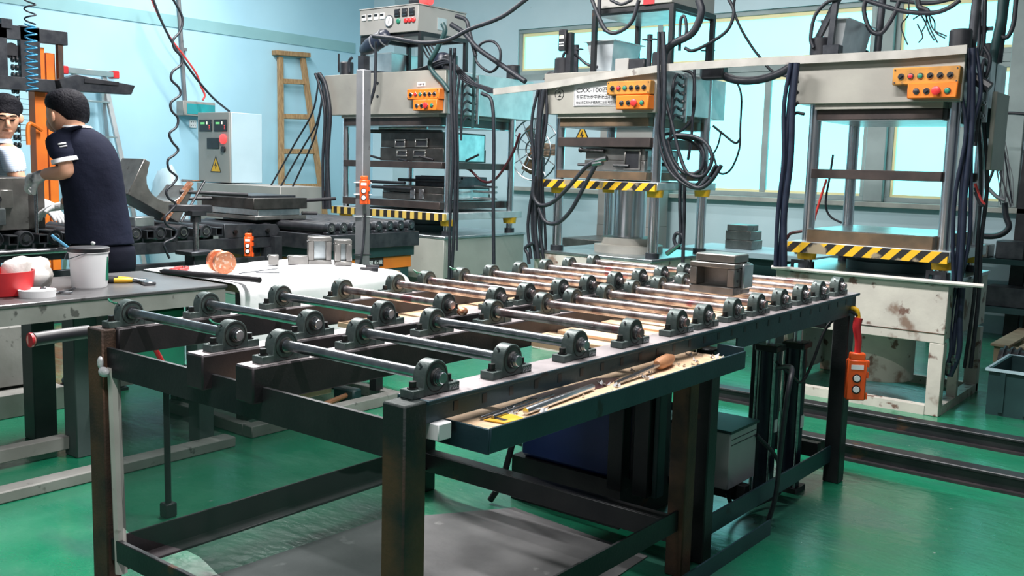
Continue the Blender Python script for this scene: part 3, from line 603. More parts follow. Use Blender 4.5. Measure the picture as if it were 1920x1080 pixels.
bxx('valve_block', 'cabinetgrey', P2, -3.44, -3.34, 5.38, 5.46, 1.873, 1.955, bevel=.004); bxx('valve_coil', 'black', P2, -3.34, -3.22, 5.38, 5.46, 1.873, 1.95, bevel=.008)
# uprights above the right press
for x, y, r in ((-1.95, 5.9, .022), (-1.335, 5.50, .024), (-1.32, 6.02, .028)): MB().cyl((x, y, 1.90), (x+.02, y, 2.6), r, 12).build('cable_post', 'darkmetal', P3)
MB().bar((-2.03, 5.36, 1.90), (-2.0, 5.36, 2.45), .03, .03).build('cable_post', 'darkmetal', P3)
MB().bar((-2.12, 5.38, 1.98), (-1.99, 5.38, 2.25), .03, .03).build('cable_post', 'darkmetal', P3)
bxx('post_foot', 'darkmetal', P3, -2.06, -1.97, 5.33, 5.40, 1.90, 1.96, bevel=.003)
# manifolds on the right of each head
def manifold(R, x, y, z0, z1, nb):
    MB().cyl((x, y, z0), (x, y, z1), .014, 10).build('manifold', 'brightsteel', R)
    for k in range(nb):
        z = z0+.03+(z1-z0-.06)*k/(nb-1)
        f = MB().cyl((x, y-.01, z), (x, y-.07, z), .010, 8); f.cyl((x, y-.03, z), (x, y-.045, z), .015, 6); f.build('fitting', 'steel', R)
        MB().tube([(x, y-.07, z), (x+.005, y-.13, z+.01), (x+.01, y-.18, z-.04), (x+.012, y-.19, z-.16)], .009, 8).build('hose', 'rubber', R, 0, 60)
manifold(P1, -4.80, 5.62, 1.56, 1.92, 6); manifold(P2, -3.05, 5.62, 1.56, 1.87, 6); manifold(P3, -1.27, 5.62, 1.55, 1.88, 5)
# ---- hoses traced where they hang
def bundle(R, pts, n, r, spread, m='rubber', **k):
    for i in range(n):
        o = (i-(n-1)/2)*spread
        hose(R, [(p[0]+o*(1+.6*math.sin(j*2.3+i*1.9)), p[1]) + tuple(p[2:]) for j, p in enumerate(pts)], r*(.8+.3*((i*7) % 3)/2), m, **dict(k, y=k['y']+.02*(i % 2)))
bundle(P1, [(596, 138), (606, 160), (611, 215), (612, 300), (612, 392)], 3, .015, 5, y=5.28)
for (a, b) in (((598, 150), (508, 348)), ((606, 170), (525, 352)), ((604, 190), (545, 358))): hose(P1, [a, (a[0]-12, a[1]+60), ((a[0]+b[0])/2, (a[1]+b[1])/2+20), b], .008, y=5.6)
bundle(P1, [(848, 90), (850, 180), (850, 300), (848, 410), (845, 525)], 2, .013, 6, y=5.24)
bundle(P1, [(858, 140), (856, 200), (856, 320), (853, 470)], 2, .009, 5, y=5.26)
hose(P1, [(903, 175), (922, 190), (926, 260), (925, 380), (926, 510)], .013, y=5.28)
hose(P1, [(705, 78), (704, 130), (702, 165), (690, 205)], .012, y=5.22)
hose(P1, [(855, 312), (880, 318), (905, 340), (930, 335), (960, 290), (975, 250)], .010, 'maroon', y=5.7)
hose(P1, [(660, 108), (655, 115), (655, 135)], .012, y=5.35)
MB().cyl((-6.10, 5.40, 1.97), (-6.10, 5.40, 2.12), .008, 8).build('probe_rod', 'black', P1)
for k in range(3): hose(P1, [(690, 133+k*2), (740, 137+k*3), (790, 128+k*3), (830, 112+k*4), (850, 118)], .008, y=5.34)
for k in range(5): hose(P1, [(852, 118+k*2), (868, 135+k*4), (890+k*4, 155+k*3), (918, 165+k*2), (935+4*k, 170+k)], .007, y=5.36)
hose(P1, [(830, 44), (834, 60), (818, 95), (806, 118), (812, 135), (830, 155), (842, 172)], .018, 'darkteal', y=5.30)
hose(P1, [(846, 46), (870, 62), (895, 90), (930, 115), (985, 153)], .019, y=5.40)
hose(P1, [(855, 30), (874, 38), (880, 60), (888, 90), (892, 105)], .015, y=5.45)
hose(P1, [(892, 95), (905, 80), (925, 78), (938, 95), (935, 122), (918, 135), (895, 118), (890, 96)], .010, y=5.45)
MB().cyl(at(890, 100, y=5.45), at(886, 240, y=5.45), .012, 10).build('valve_pipe', 'darkteal', P1)
for k in range(4): hose(P1, [(790+k*6, 85), (800+k*7, 105), (812+k*6, 118)], .006, y=5.5)
# middle press hoses
bundle(P2, [(1018, 168), (1010, 230), (1004, 330), (1002, 420), (1006, 485)], 4, .013, 6, y=5.26)
bundle(P2, [(1022, 180), (1016, 250), (1014, 350), (1018, 430), (1022, 470)], 2, .010, 6, y=5.30)
hose(P2, [(1003, 330), (1000, 365), (1012, 384), (1035, 380), (1065, 352), (1100, 312), (1125, 300)], .014, y=5.22)
hose(P2, [(1010, 390), (1022, 415), (1045, 418), (1070, 395), (1095, 350), (1118, 308)], .014, y=5.22)
for (a, b) in (((1118, 302), (1138, 297)), ((1112, 308), (1130, 305))): MB().tube(along([a, b], y=5.22), .018, 8, 1).build('hose_fitting', 'steel', P2)
hose(P2, [(1000, 455), (985, 465), (990, 478), (992, 495)], .012, y=5.25)
bundle(P2, [(1240, 60), (1242, 130), (1238, 200), (1242, 262), (1262, 322), (1300, 352), (1330, 340), (1345, 310)], 3, .012, 5, y=5.26)
hose(P2, [(1246, 180), (1262, 240), (1275, 292), (1290, 325), (1318, 330), (1335, 300), (1325, 270), (1300, 256), (1268, 253)], .012, y=5.30)
hose(P2, [(1252, 262), (1262, 300), (1285, 325), (1312, 320), (1320, 290), (1305, 262), (1270, 255), (1252, 262)], .012, y=5.33)
hose(P2, [(1262, 257), (1290, 262), (1315, 285), (1322, 320), (1300, 350), (1270, 330), (1255, 290)], .010, y=5.36)
hose(P2, [(1278, 130), (1300, 142), (1302, 190), (1296, 225), (1275, 246), (1245, 252)], .010, y=5.5)
hose(P2, [(1302, 130), (1300, 200), (1296, 260), (1290, 300)], .009, y=5.5)
hose(P2, [(1276, 330), (1275, 380), (1276, 435), (1272, 465), (1264, 450), (1268, 438), (1278, 440), (1282, 450)], .012, y=5.45)
hose(P2, [(1284, 320), (1283, 400), (1281, 470), (1280, 515)], .012, y=5.45)
MB().cyl(at(1276, 457, y=5.45), at(1250, 476, y=5.45), .016, 8).build('hose_fitting', 'steel', P2)
hose(P2, [(1310, 0), (1315, 25), (1298, 62), (1265, 80), (1248, 95), (1243, 115)], .024, y=5.32)
hose(P2, [(1274, 95), (1276, 40), (1284, 32), (1287, 60), (1278, 80)], .010, y=5.34)
hose(P2, [(1110, 0), (1122, 30), (1138, 58), (1160, 60), (1185, 40), (1198, 0)], .013, y=5.30)
hose(P2, [(1124, 0), (1124, 35), (1135, 58)], .013, y=5.32)
hose(P2, [(1145, 0), (1165, 8), (1185, 0)], .010, y=5.30)
hose(P2, [(1054, 115), (1060, 98), (1080, 104), (1100, 120), (1120, 126)], .010, y=5.45)
hose(P2, [(1022, 150), (1028, 138), (1040, 138)], .012, y=5.45)
hose(P2, [(1380, 150), (1390, 180), (1388, 240), (1386, 280), (1370, 318), (1350, 325), (1340, 300), (1338, 290)], .007, y=6.1)
hose(P2, [(1337, 236), (1352, 248), (1378, 268), (1388, 260)], .008, y=6.1)
hose(P2, [(1352, 248), (1345, 275), (1330, 300)], .006, y=6.1)
hose(P2, [(1345, 137), (1380, 150), (1420, 150), (1460, 138), (1492, 118)], .026, y=5.9)
bxx('cable_gland', 'black', P2, *(lambda a: (a.x-.10, a.x+.06, 5.86, 5.94, a.z-.05, a.z+.05))(at(1345, 135, y=5.9)), bevel=.01)
# right press hoses
bundle(P3, [(1490, 118), (1480, 200), (1472, 300), (1468, 400), (1462, 500)], 3, .016, 7, 'hosewrap', y=5.22)
for k in range(4): hose(P3, [(1482, 160+k*18), (1490, 138+k*20), (1497, 132+k*20)], .010, y=5.26)
hose(P3, [(1484, 225), (1492, 212), (1508, 214)], .009, y=5.28)
bundle(P3, [(1822, 90), (1820, 170), (1816, 250), (1808, 360), (1800, 450), (1794, 535)], 4, .013, 8, 'hosewrap', y=5.34)
bundle(P3, [(1800, 540), (1793, 600), (1786, 660), (1778, 705)], 3, .013, 8, 'hosewrap', y=5.42)
for (px, py) in ((1768, 690), (1780, 680), (1790, 665)):
    a = at(px, py, y=5.42); f = MB().cyl(a, (a.x, a.y, a.z-.06), .014, 8); f.cyl((a.x, a.y, a.z-.015), (a.x, a.y, a.z-.035), .022, 6); f.build('hose_fitting', 'steel', P3)
bundle(P3, [(1840, 0), (1842, 80), (1832, 140), (1845, 330), (1838, 450), (1828, 560), (1815, 690)], 2, .012, 9, y=5.75)
hose(P3, [(1880, 0), (1876, 40), (1864, 100), (1856, 170), (1850, 260)], .026, 'darkteal', y=6.0)
hose(P3, [(1905, 0), (1900, 45), (1888, 70), (1872, 65)], .013, y=6.0)
MB().cyl(at(1840, 95, y=5.8), at(1844, 0, y=5.8), .015, 10).build('valve_pipe', 'darkmetal', P3)
v = MB().cyl(at(1840, 62, y=5.8), at(1840, 50, y=5.8), .028, 8); v.bar(at(1838, 55, y=5.8), at(1862, 53, y=5.8), .02, .02); v.build('valve', 'darkmetal', P3)
hose(P3, [(1525, 90), (1520, 70), (1528, 30), (1550, 5), (1575, -4)], .011, y=5.34)
hose(P3, [(1624, -4), (1620, 20), (1628, 50), (1640, 62), (1655, 60), (1675, 30), (1686, 2)], .013, y=5.7)
hose(P3, [(1610, -4), (1660, 12), (1700, 22), (1750, 24), (1780, 14), (1800, 0)], .013, y=5.7)
hose(P3, [(1480, 190), (1478, 230)], .012, y=5.26)
for pts in ([(1704, 0), (1703, 28), (1690, 46), (1694, 65), (1702, 84)], [(1722, 20), (1735, 42), (1742, 60), (1752, 76)], [(1738, 20), (1736, 44), (1728, 60)], [(1740, 24), (1752, 40), (1754, 60), (1772, 72)], [(1728, 26), (1712, 36)], [(1736, 30), (1745, 55), (1758, 80)], [(1720, 45), (1730, 68), (1722, 80)], [(1742, 30), (1750, 55), (1775, 68)]):
    hose(P3, pts, .004, y=5.75)
MB().tube(along([(1720, 0), (1724, 14), (1738, 20), (1740, 30)], y=5.75), .016, 8).build('connector', 'black', P3)
hose(P3, [(1550, 336), (1542, 360), (1530, 400), (1522, 428)], .008, 'redcable', y=5.95)
hose(P3, [(1562, 290), (1556, 330), (1548, 380), (1556, 405), (1578, 418)], .007, y=6.0)
hose(P3, [(1475, 448), (1482, 438), (1500, 434), (1510, 433)], .010, 'maroon', y=5.8)
for k in range(3): hose(P3, [(1828, 344+k*8), (1838, 372+k*6), (1846, 384)], .008, 'redcable' if k == 0 else 'rubber', y=5.7)
hose(P3, [(1822, 142), (1836, 150), (1850, 140), (1856, 110), (1845, 88)], .010, y=5.5); MB().tube(along([(1815, 140), (1840, 155), (1856, 165)], y=5.4), .028, 8, 1).build('valve_body', 'black', P3)
bxx('side_box', 'pressbeige', P3, -1.27, -1.245, 5.75, 6.05, 1.30, 1.72, bevel=.004)
# flat bar lying across the two press heads
fb = MB(); pts = [(-4.36, 1.762), (-3.88, 1.793), (-3.46, 1.835), (-3.0, 1.872), (-2.48, 1.880), (-2.16, 1.880), (-1.59, 1.882), (-1.30, 1.893)]
vs = []; fs = []
for x, z in pts: vs += [(x, 5.272, z-.022), (x, 5.272, z+.022), (x, 5.286, z+.022), (x, 5.286, z-.022)]
for k in range(len(pts)-1):
    for j in range(4): fs.append((4*k+j, 4*k+(j+1) % 4, 4*k+4+(j+1) % 4, 4*k+4+j))
fs += [(0, 1, 2, 3), tuple(4*(len(pts)-1)+j for j in (3, 2, 1, 0))]
tag(fb.add(vs, fs).build('flat_bar', 'barwhite'), 'long bent off-white strip stretched across the middle and right press heads', 'strip')
# ================================================================ benches and work line on the left
BN = empty('work_bench', (-3.95, 1.6, 0), 'steel-topped workbench in front of the man in navy', 'workbench')
bxx('bench_top', 'benchtop', BN, -4.30, -3.60, .5, 2.55, .685, .70, bevel=.003); bxx('apron', 'benchside', BN, -3.625, -3.605, .5, 2.54, .62, .685); bxx('apron', 'benchside', BN, -4.28, -3.625, 2.52, 2.54, .62, .685)
for x in (-3.90, -4.26):
    for y in (.9, 1.95): bxx('leg', 'benchleg', BN, x, x+.10, y, y+.10, 0, .685, bevel=.004)
bxx('leg', 'benchleg', BN, -3.72, -3.64, 2.42, 2.50, 0, .685, bevel=.004)
bxx('stretcher', 'benchside', BN, -3.92, -3.86, .5, 1.95, .03, .085, bevel=.003)
bxx('stretcher', 'benchside', BN, -3.90, -3.70, 2.05, 2.42, .30, .34)
tb = MB().box(-3.95, -3.70, 2.10, 2.40, .34, .60); tag(tb.build('storage_box', 'green', None, .008), 'green plastic box under the end of the workbench', 'box')
ST = empty('covered_table', (-3.93, 3.1, 0), 'table under a white sheet beside the workbench', 'table')
bxx('table_top', 'palletwood', ST, -4.28, -3.60, 2.60, 3.62, .66, .688)
for x in (-4.24, -3.70):
    for y in (2.66, 3.50): bxx('leg', 'frame', ST, x, x+.05, y, y+.05, .05, .66)
for b in ((-3.60, -3.53, 2.62, 3.58), (-4.24, -4.19, 2.62, 3.58)): bxx('base_bar', 'benchside', ST, *b, 0, .055, bevel=.004)
for y in (2.62, 3.53): bxx('base_bar', 'benchside', ST, -4.19, -3.60, y, y+.05, 0, .055, bevel=.004)
bxx('leg', 'pipewhite', ST, -3.84, -3.79, 3.04, 3.09, 0, .66)
def sheet():
    rnd = random.Random(3); nu, nv = 34, 44; vs = []; fs = []
    for i in range(nu+1):
        s = i/nu*1.10                       # from the back edge over the front and down
        for j in range(nv+1):
            t = j/nv; y = 2.57+t*1.10; e = 0
            if t > .93: e = (t-.93)/.07
            w = .006*math.sin(9*t+5*s)+.004*math.sin(23*t-7*s)
            if s < .72: x = -4.31+s; z = .697+w*.5+.004
            elif s < .80: a = (s-.72)/.08*math.pi/2; x = -3.59+.05*math.sin(a); z = .70-.05*(1-math.cos(a))+w*.4
            else: x = -3.54+.025*math.sin(14*t)*(s-.8)/.3+.03*(s-.8); z = .65-(s-.80)*.95
            if t > .9: z -= .05*((t-.9)/.1)**2*(.4+.6*s); 
            y += .03*math.sin(6*s)*t
            vs.append((x, y, z))
    for i in range(nu):
        for j in range(nv): a = i*(nv+1)+j; fs.append((a, a+1, a+nv+2, a+nv+1))
    o = MB().add(vs, fs).build('white_sheet', 'sheet', None, 0, 80)
    md = o.modifiers.new('solid', 'SOLIDIFY'); md.thickness = .003; md.offset = 1
    tag(o, 'white plastic sheet draped over the table, torn at its far corner', 'sheet')
    for c, u in (((-3.62, 3.42), .05), ((-3.70, 3.52), .035)):
        MB().prism([(c[0]-u, c[1]-.02), (c[0]-.3*u, c[1]+.015), (c[0]+.4*u, c[1]+.03), (c[0]+u, c[1]+.012), (c[0]+.5*u, c[1]-.012)], 'z', .7005, .7165).build('tear', 'black', o)
sheet()
# tools on the bench
ZB = .70
BK = empty('paint_bucket', at(168, 538, z=ZB), 'white plastic bucket with black-smeared rim on the workbench', 'bucket')
c = OFF[BK.name]; MB().lathe(c, (0, 0, 1), [(0, .067), (.006, .070), (.145, .077), (.147, .082), (.160, .082), (.162, .078), (.160, .075), (.02, .068)], 28).build('bucket_body', 'white', BK)
MB().lathe(c, (0, 0, 1), [(.150, .0822), (.152, .0835), (.166, .0835), (.169, .078), (.166, .01)], 28).build('black_residue', 'black', BK)
bxx('green_label', 'green', BK, c.x+.035, c.x+.060, c.y+.040, c.y+.052, c.z+.03, c.z+.13)
MB().tube([(c.x-.05, c.y-.065, c.z+.15), (c.x-.02, c.y-.092, c.z+.12), (c.x+.04, c.y-.078, c.z+.135), (c.x+.07, c.y-.045, c.z+.15)], .002, 6).build('wire_handle', 'steel', BK)
b = MB().cyl((c.x-.05, c.y-.03, c.z+.14), (c.x-.11, c.y-.10, c.z+.215), .006, 8); tag(b.build('brush_handle', 'bluehose'), 'light blue brush handle sticking out of the white bucket', 'brush')
RB = at(5, 552, z=ZB); R = empty('red_tub', RB, 'red plastic tub on the left end of the workbench', 'tub')
MB().lathe(RB, (0, 0, 1), [(0, .10), (.004, .105), (.095, .118), (.095, .113), (.012, .10)], 24).build('tub_body', 'red', R)
lw = at(70, 556, z=ZB); tag(MB().lathe(lw, (0, 0, 1), [(0, .065), (.028, .068), (.03, .06), (.022, .058)], 24).build('bucket_lid', 'white'), 'white round lid lying beside the red tub', 'lid')
rg = empty('rag', at(45, 545, z=ZB), 'crumpled white rag lying over the red tub', 'rag'); q = OFF[rg.name]
def lump(c, rx, ry, rz, amp, seed):
    m = MB().ball(c, rx, ry, rz, 18, 12); rn = random.Random(seed); ph = [rn.uniform(0, 6) for _ in range(6)]; c = Vector(c)
    for i, v in enumerate(m.v):
        d = v-c; k = 1+amp*(math.sin(d.x*60+ph[0])*math.sin(d.y*50+ph[1])+math.sin(d.z*70+ph[2])*math.sin(d.x*35+ph[3])); m.v[i] = c+d*k
        if m.v[i].z < c.z-rz*.8: m.v[i].z = c.z-rz*.8
    return m
lump((q.x-.02, q.y+.02, q.z+.06), .10, .10, .075, .12, 1).build('cloth', 'cloth', rg, 0, 80); lump((q.x-.10, q.y-.10, q.z+.13), .05, .04, .03, .15, 2).build('glove_on_top', 'glove', rg, 0, 80)
def pliers(p, ang, m1, label):
    R = empty('pliers', p, label, 'pliers', 'pliers on the bench'); p = Vector(p); d = Vector((math.cos(ang), math.sin(ang), 0)); n = Vector((-d.y, d.x, 0)); z = Vector((0, 0, .012))
    if m1 == 'yellow':
        for s in (-1, 1): MB().tube([p+z-d*.06+n*s*.0285, p+z-d*.12+n*s*.029], .0142, 8, 1).build('grip_inlay', 'black', R, 0, 60)
    for s in (-1, 1):
        MB().tube([p+z+d*.01+n*s*.006, p+z-d*.03+n*s*.024, p+z-d*.11+n*s*.030, p+z-d*.15+n*s*.018], (.010, .013), 8).build('grip', m1, R, 0, 60)
        MB().tube([p+z+d*.0+n*s*.004, p+z+d*.03+n*s*.010, p+z+d*.065+n*s*.003], (.010, .005), 8).build('jaw', 'steel', R, 0, 60)
    MB().cyl(p+Vector((0, 0, .002)), p+Vector((0, 0, .022)), .009, 12).build('pivot', 'steel', R)
pliers(at(245, 530, z=ZB), .75, 'yellow', 'yellow and black handled pliers on the workbench')
pliers(at(345, 507, z=ZB), 2.3, 'redcable', 'red handled pliers beside the copper spool')
wr = MB().bar(at(85, 546, z=ZB+.008), at(135, 548, z=ZB+.008), .014, .010); wr.cyl(at(82, 546, z=ZB), at(82, 546, z=ZB+.014), .02, 6); tag(wr.build('spanner', 'steel', None, .002), 'steel spanner lying left of the white bucket', 'spanner', 'steel hand tools on the bench')
wr = MB().bar(at(95, 552, z=ZB+.006), at(140, 540, z=ZB+.006), .010, .008); tag(wr.build('punch_bar', 'steel', None, .002), 'thin steel punch crossing the spanner by the bucket', 'punch', 'steel hand tools on the bench')
wr = MB().bar(at(262, 524, z=ZB+.008), at(282, 532, z=ZB+.008), .05, .014); tag(wr.build('clamp_block', 'steel', None, .003), 'small bright clamp block behind the yellow pliers', 'clamp')
ra, rb = at(300, 508, z=ZB+.014), at(487, 525, z=.727); rd = MB().lathe(ra, rb-ra, [(0, .004), (.03, .013), ((rb-ra).length, .013)], 14); tag(rd.build('steel_tube', 'rail'), 'long dark tube with a pointed end lying across bench and sheet', 'tube')
# copper spool, small blocks and moulds on the sheet
ZS = .708
cs = at(415, 512, z=ZS); CS = empty('copper_spool', cs, 'copper spool with two round ends on the white sheet', 'spool'); ax = Vector((.80, -.25, 0)).normalized(); cc = Vector((cs.x, cs.y, cs.z+.055))
for s in (-1, 1): MB().lathe(cc+ax*s*.048, ax*s, [(-.012, .050), (-.009, .054), (.010, .054), (.013, .050)], 28).build('end_disc', 'copper', CS, 0, 30)
MB().cyl(cc-ax*.04, cc+ax*.04, .024, 18).build('hub', 'copper', CS)
def window_mould(name, px0, px1, py, h, label, tilt=0, dep=.11, win=True):
    a, b = at(px0, py, z=ZS), at(px1, py, z=ZS); d = (b-a); w = d.length; d.normalize(); n = Vector((-d.y, d.x, 0))
    R = empty(name, (a+b)/2, label, 'mould block', 'steel mould blocks on the sheet'); c0 = (a+b)/2+n*dep/2; Z = Vector((0, 0, 1)); t = .022
    if win:
        m = MB(); m.obox(c0+Z*t/2, d, n, Z, w/2, dep/2, t/2); m.obox(c0+Z*(h-t/2), d, n, Z, w/2, dep/2, t/2)
        for s in (-1, 1): m.obox(c0+d*s*(w/2-t*.7)+Z*h/2, d, n, Z, t*.7, dep/2, h/2-t)
        m.build('body', 'mould', R, .003); MB().obox(c0+n*dep*.18+Z*h/2, d, n, Z, w/2-t*1.4, dep*.2, h/2-t).build('cavity', 'brightsteel', R)
    else: MB().obox(c0+Z*h/2, d, n, Z, w/2, dep/2, h/2).build('body', 'mould', R, .003)
    for k in (-1, 1): MB().cyl(a+n*dep*.5*(1+.3*k)+Z*h*.8-d*.001, a+n*dep*.5*(1+.3*k)+Z*h*.8-d*.004, .006, 10).build('bolt_hole', 'black', R)
window_mould('mould_block', 578, 622, 496, .145, 'steel mould block with a square window, left of the pair on the sheet')
window_mould('mould_block', 628, 660, 498, .135, 'narrow steel mould block with a window, right of the pair on the sheet', dep=.09)
window_mould('bearing_cap', 540, 578, 496, .045, 'low steel bearing cap in front of the windowed mould blocks', dep=.06, win=False)
window_mould('small_block', 503, 523, 497, .05, 'small square steel block beside the bearing cap', dep=.06, win=False)
for k, (a, b, lab) in enumerate((((448, 513), (520, 504), 'thin steel rod lying on the sheet nearest the workbench'), ((480, 511), (524, 512), 'short thin steel rod with a plastic tab on the sheet'))):
    tag(MB().cyl(at(*a, z=ZS+.004), at(*b, z=ZS+.004), .0035, 6).build('thin_rod', 'steel'), lab, 'rod', 'thin rods on the sheet')
# ---- the long roller line where the men work
CV = empty('roller_line', (-5.85, 3.2, 0), 'black heavy roller line beside the two men', 'conveyor')
for x in (-6.12, -5.42): bxx('side_beam', 'darkmetal', CV, x, x+.05, 1.4, 4.18, .66, .73, bevel=.003)
for y in (1.6, 2.9, 4.10):
    for x in (-6.12, -5.41): bxx('leg', 'darkmetal', CV, x, x+.06, y, y+.06, 0, .66)
for y in (1.8, 3.0, 4.05): bxx('cross_member', 'darkmetal', CV, -6.07, -5.42, y, y+.05, .60, .66)
bxx('drip_box', 'benchside', CV, -5.30, -4.72, .9, 2.30, .13, .42, bevel=.004); bxx('box_ledge', 'benchside', CV, -5.32, -4.62, .9, 2.32, 0, .115, bevel=.004)
bxx('lower_beam', 'darkmetal', CV, -5.40, -5.36, 1.4, 4.1, .52, .60, bevel=.003)
for k in range(13):
    y = 1.70+k*.163
    if y > 3.80: break
    MB().cyl((-6.10, y, .785), (-5.40, y, .785), .042, 16).build('roller', 'black', CV)
    b = MB().lathe((-5.40, y, .785), (1, 0, 0), [(0, .043), (.012, .043), (.014, .036), (.008, .034), (.008, .018), (.018, .016), (.018, .006)], 22).build('bearing', 'darkmetal', CV); MB().lathe((-5.39, y, .785), (1, 0, 0), [(.003, .012), (.003, .022), (.006, .022), (.006, .012)], 18, cap=False).build('bearing_ring', 'steel', b)
    t = .026; yy = y+.082
    f = MB().box(-6.08, -5.36, yy-t, yy+t, .78+t-.006, .78+t); f.box(-6.08, -5.36, yy-t, yy+t, .78-t, .78-t+.006); f.box(-6.08, -5.36, yy-t, yy-t+.006, .78-t+.006, .78+t-.006); f.box(-6.08, -5.36, yy+t-.006, yy+t, .78-t+.006, .78+t-.006); f.build('square_tube', 'darkmetal', CV)
sp = MB().prism([(3.78, .735), (4.20, .735), (4.23, .775), (4.20, .815), (3.80, .825), (3.78, .825)], 'x', -5.385, -5.37).build('end_plate', 'darkmetal', CV, .002)
for y in (3.86, 3.98, 4.12): MB().cyl((-5.37, y, .775), (-5.355, y, .775), .016, 6).build('bolt', 'boltblack', sp)
for y in (3.9, 4.03, 4.15): MB().cyl((-6.10, y, .785), (-5.39, y, .785), .038, 14).build('roller', 'black', CV)
bxx('end_leg', 'darkmetal', CV, -5.36, -5.31, 4.14, 4.20, 0, .735)
MB().cyl((-5.36, 1.3, .708), (-5.36, 2.72, .712), .018, 12).build('front_pipe', 'steel', CV)
# screw jack beside the line
jx, jy = -5.2, 3.456
J = empty('screw_jack', (jx, jy, 0), 'black screw jack with a padded T top in front of the roller line', 'jack'); MB().box(jx-.05, jx+.05, jy-.05, jy+.05, 0, .66).build('column', 'darkmetal', J, .004); bxx('base_plate', 'darkmetal', J, jx-.09, jx+.09, jy-.09, jy+.09, .66, .685, bevel=.003)
MB().cyl((jx, jy, .685), (jx, jy, .86), .019, 14).build('screw', 'steel', J); MB().cyl((jx, jy, .86), (jx, jy, .92), .032, 12).build('nut', 'black', J)
MB().bar((jx-.06, jy-.14, .945), (jx+.02, jy+.10, .94), .05, .045).build('pad', 'black', J, .006); bxx('pad_holder', 'black', J, jx-.04, jx+.04, jy-.05, jy+.05, .90, .93)
# second roller bed on an orange base, in front of the left press
LB = empty('lift_bed', (-5.5, 4.45, 0), 'black roller bed on an orange lift base before the left press', 'lift table')
bxx('bed_frame', 'darkmetal', LB, -6.10, -4.90, 4.24, 5.12, .66, .765, bevel=.004); bxx('bed_skirt', 'darkteal', LB, -6.08, -4.93, 4.26, 5.10, .59, .66, bevel=.003)
ob = bxx('base', 'orangedirty', LB, -6.05, -4.95, 4.27, 5.09, .50, .59, bevel=.004); bxx('base_edge', 'mast', ob, -4.95, -4.945, 4.28, 5.08, .505, .585)
bxx('base_foot', 'darkteal', LB, -6.05, -4.95, 4.28, 5.06, .40, .50); bxx('base_pedestal', 'darkmetal', LB, -5.9, -5.1, 4.35, 4.95, 0, .40)
sg = bxx('sign', 'panelblack', LB, -4.945, -4.942, 4.60, 4.80, .525, .585); text('lettering', '轨 辊 编辑', 'white', sg, (-4.942, 4.61, .54), (0, 1, 0), (0, 0, 1), width=.18, height=.030)
for k in range(8):
    y = 4.29+k*.108
    MB().cyl((-6.06, y, .805), (-4.95, y, .805), .036, 16).build('roller', 'black', LB)
    h = MB().box(-4.95, -4.91, y-.04, y+.04, .765, .785); h.cyl((-4.95, y, .81), (-4.91, y, .81), .038, 18); h.build('bearing_block', 'darkmetal', LB, .002)
    MB().lathe((-4.91, y, .81), (1, 0, 0), [(0, .022), (.004, .022), (.004, .014), (.010, .013)], 18).build('shaft_end', 'steel', LB)
# flat mould resting on that bed
FM = empty('flat_mould', (-5.7, 4.28, .842), 'flat steel mould with black handles lying on the lift bed', 'mould')
bxx('lower_plate', 'mould', FM, -6.02, -5.42, 4.06, 4.50, .842, .868, bevel=.002); bxx('core', 'brightsteel', FM, -6.0, -5.44, 4.10, 4.46, .868, .915, bevel=.004); bxx('upper_plate', 'moulddark', FM, -6.02, -5.42, 4.05, 4.51, .915, .99, bevel=.003); bxx('top_plate', 'darkmetal', FM, -5.97, -5.50, 4.09, 4.47, .99, 1.005)
for (a, b) in (((-5.44, 4.48, .97), (-5.36, 4.72, .985)), ((-5.50, 4.06, 1.012), (-5.62, 3.62, 1.03)), ((-5.9, 4.06, .97), (-6.05, 3.60, .96)), ((-5.47, 4.50, .88), (-5.42, 4.60, .88))): MB().cyl(a, b, .013, 10).build('handle', 'black', FM)
# tilted half-round mould on the roller line
TM = empty('open_mould', (-5.75, 3.42, .83), 'half-round steel mould tilted up on the roller line behind the man', 'mould')
prof = [(-.20, 0), (.20, 0), (.20, .25), (.155, .25), (.145, .20)] + [(.14*math.cos(t), .19-.12*math.sin(t)) for t in [math.pi*k/10 for k in range(11)]] + [(-.145, .20), (-.155, .25), (-.20, .25)]
T = MB().prism(prof, 'x', -5.86, -5.60)
for i, v in enumerate(T.v): T.v[i] = Vector((v.x, v.y+3.42, v.z+.86))
T.rot((-5.75, 3.42, .86), 'X', math.radians(-28)); zmin = min(v.z for v in T.v)
for v in T.v: v.z += .829-zmin
T.build('half_shell', 'mould', TM, .003)
S = MB().bar((-5.62, 3.50, .845), (-5.62, 3.70, 1.09), .05, .02); S.build('bright_edge', 'copper', TM)
MB().tube([(-5.58, 3.60, .835), (-5.58, 3.78, 1.10), (-5.72, 3.70, 1.10)], .009, 8, 1).build('prop_rod', 'steel', TM)
bxx('spacer', 'brightsteel', TM, -5.48, -5.40, 3.17, 3.30, .829, .885, bevel=.003)
# mould the men work on
WM = empty('upright_mould', (-5.62, 2.52, .828), 'tall steel mould standing on the roller line between the men', 'mould')
bxx('main_block', 'moulddark', WM, -5.80, -5.46, 2.30, 2.66, .83, 1.115, bevel=.004); bxx('face_plate', 'mould', WM, -5.46, -5.445, 2.30, 2.56, .83, 1.115, bevel=.002)
bxx('step_block', 'brightsteel', WM, -5.445, -5.41, 2.30, 2.42, .86, .95, bevel=.003); bxx('step_block', 'mould', WM, -5.445, -5.425, 2.40, 2.47, .95, 1.05, bevel=.003); MB().cyl((-5.44, 2.38, 1.0), (-5.41, 2.38, 1.0), .022, 14).build('boss', 'steel', WM)
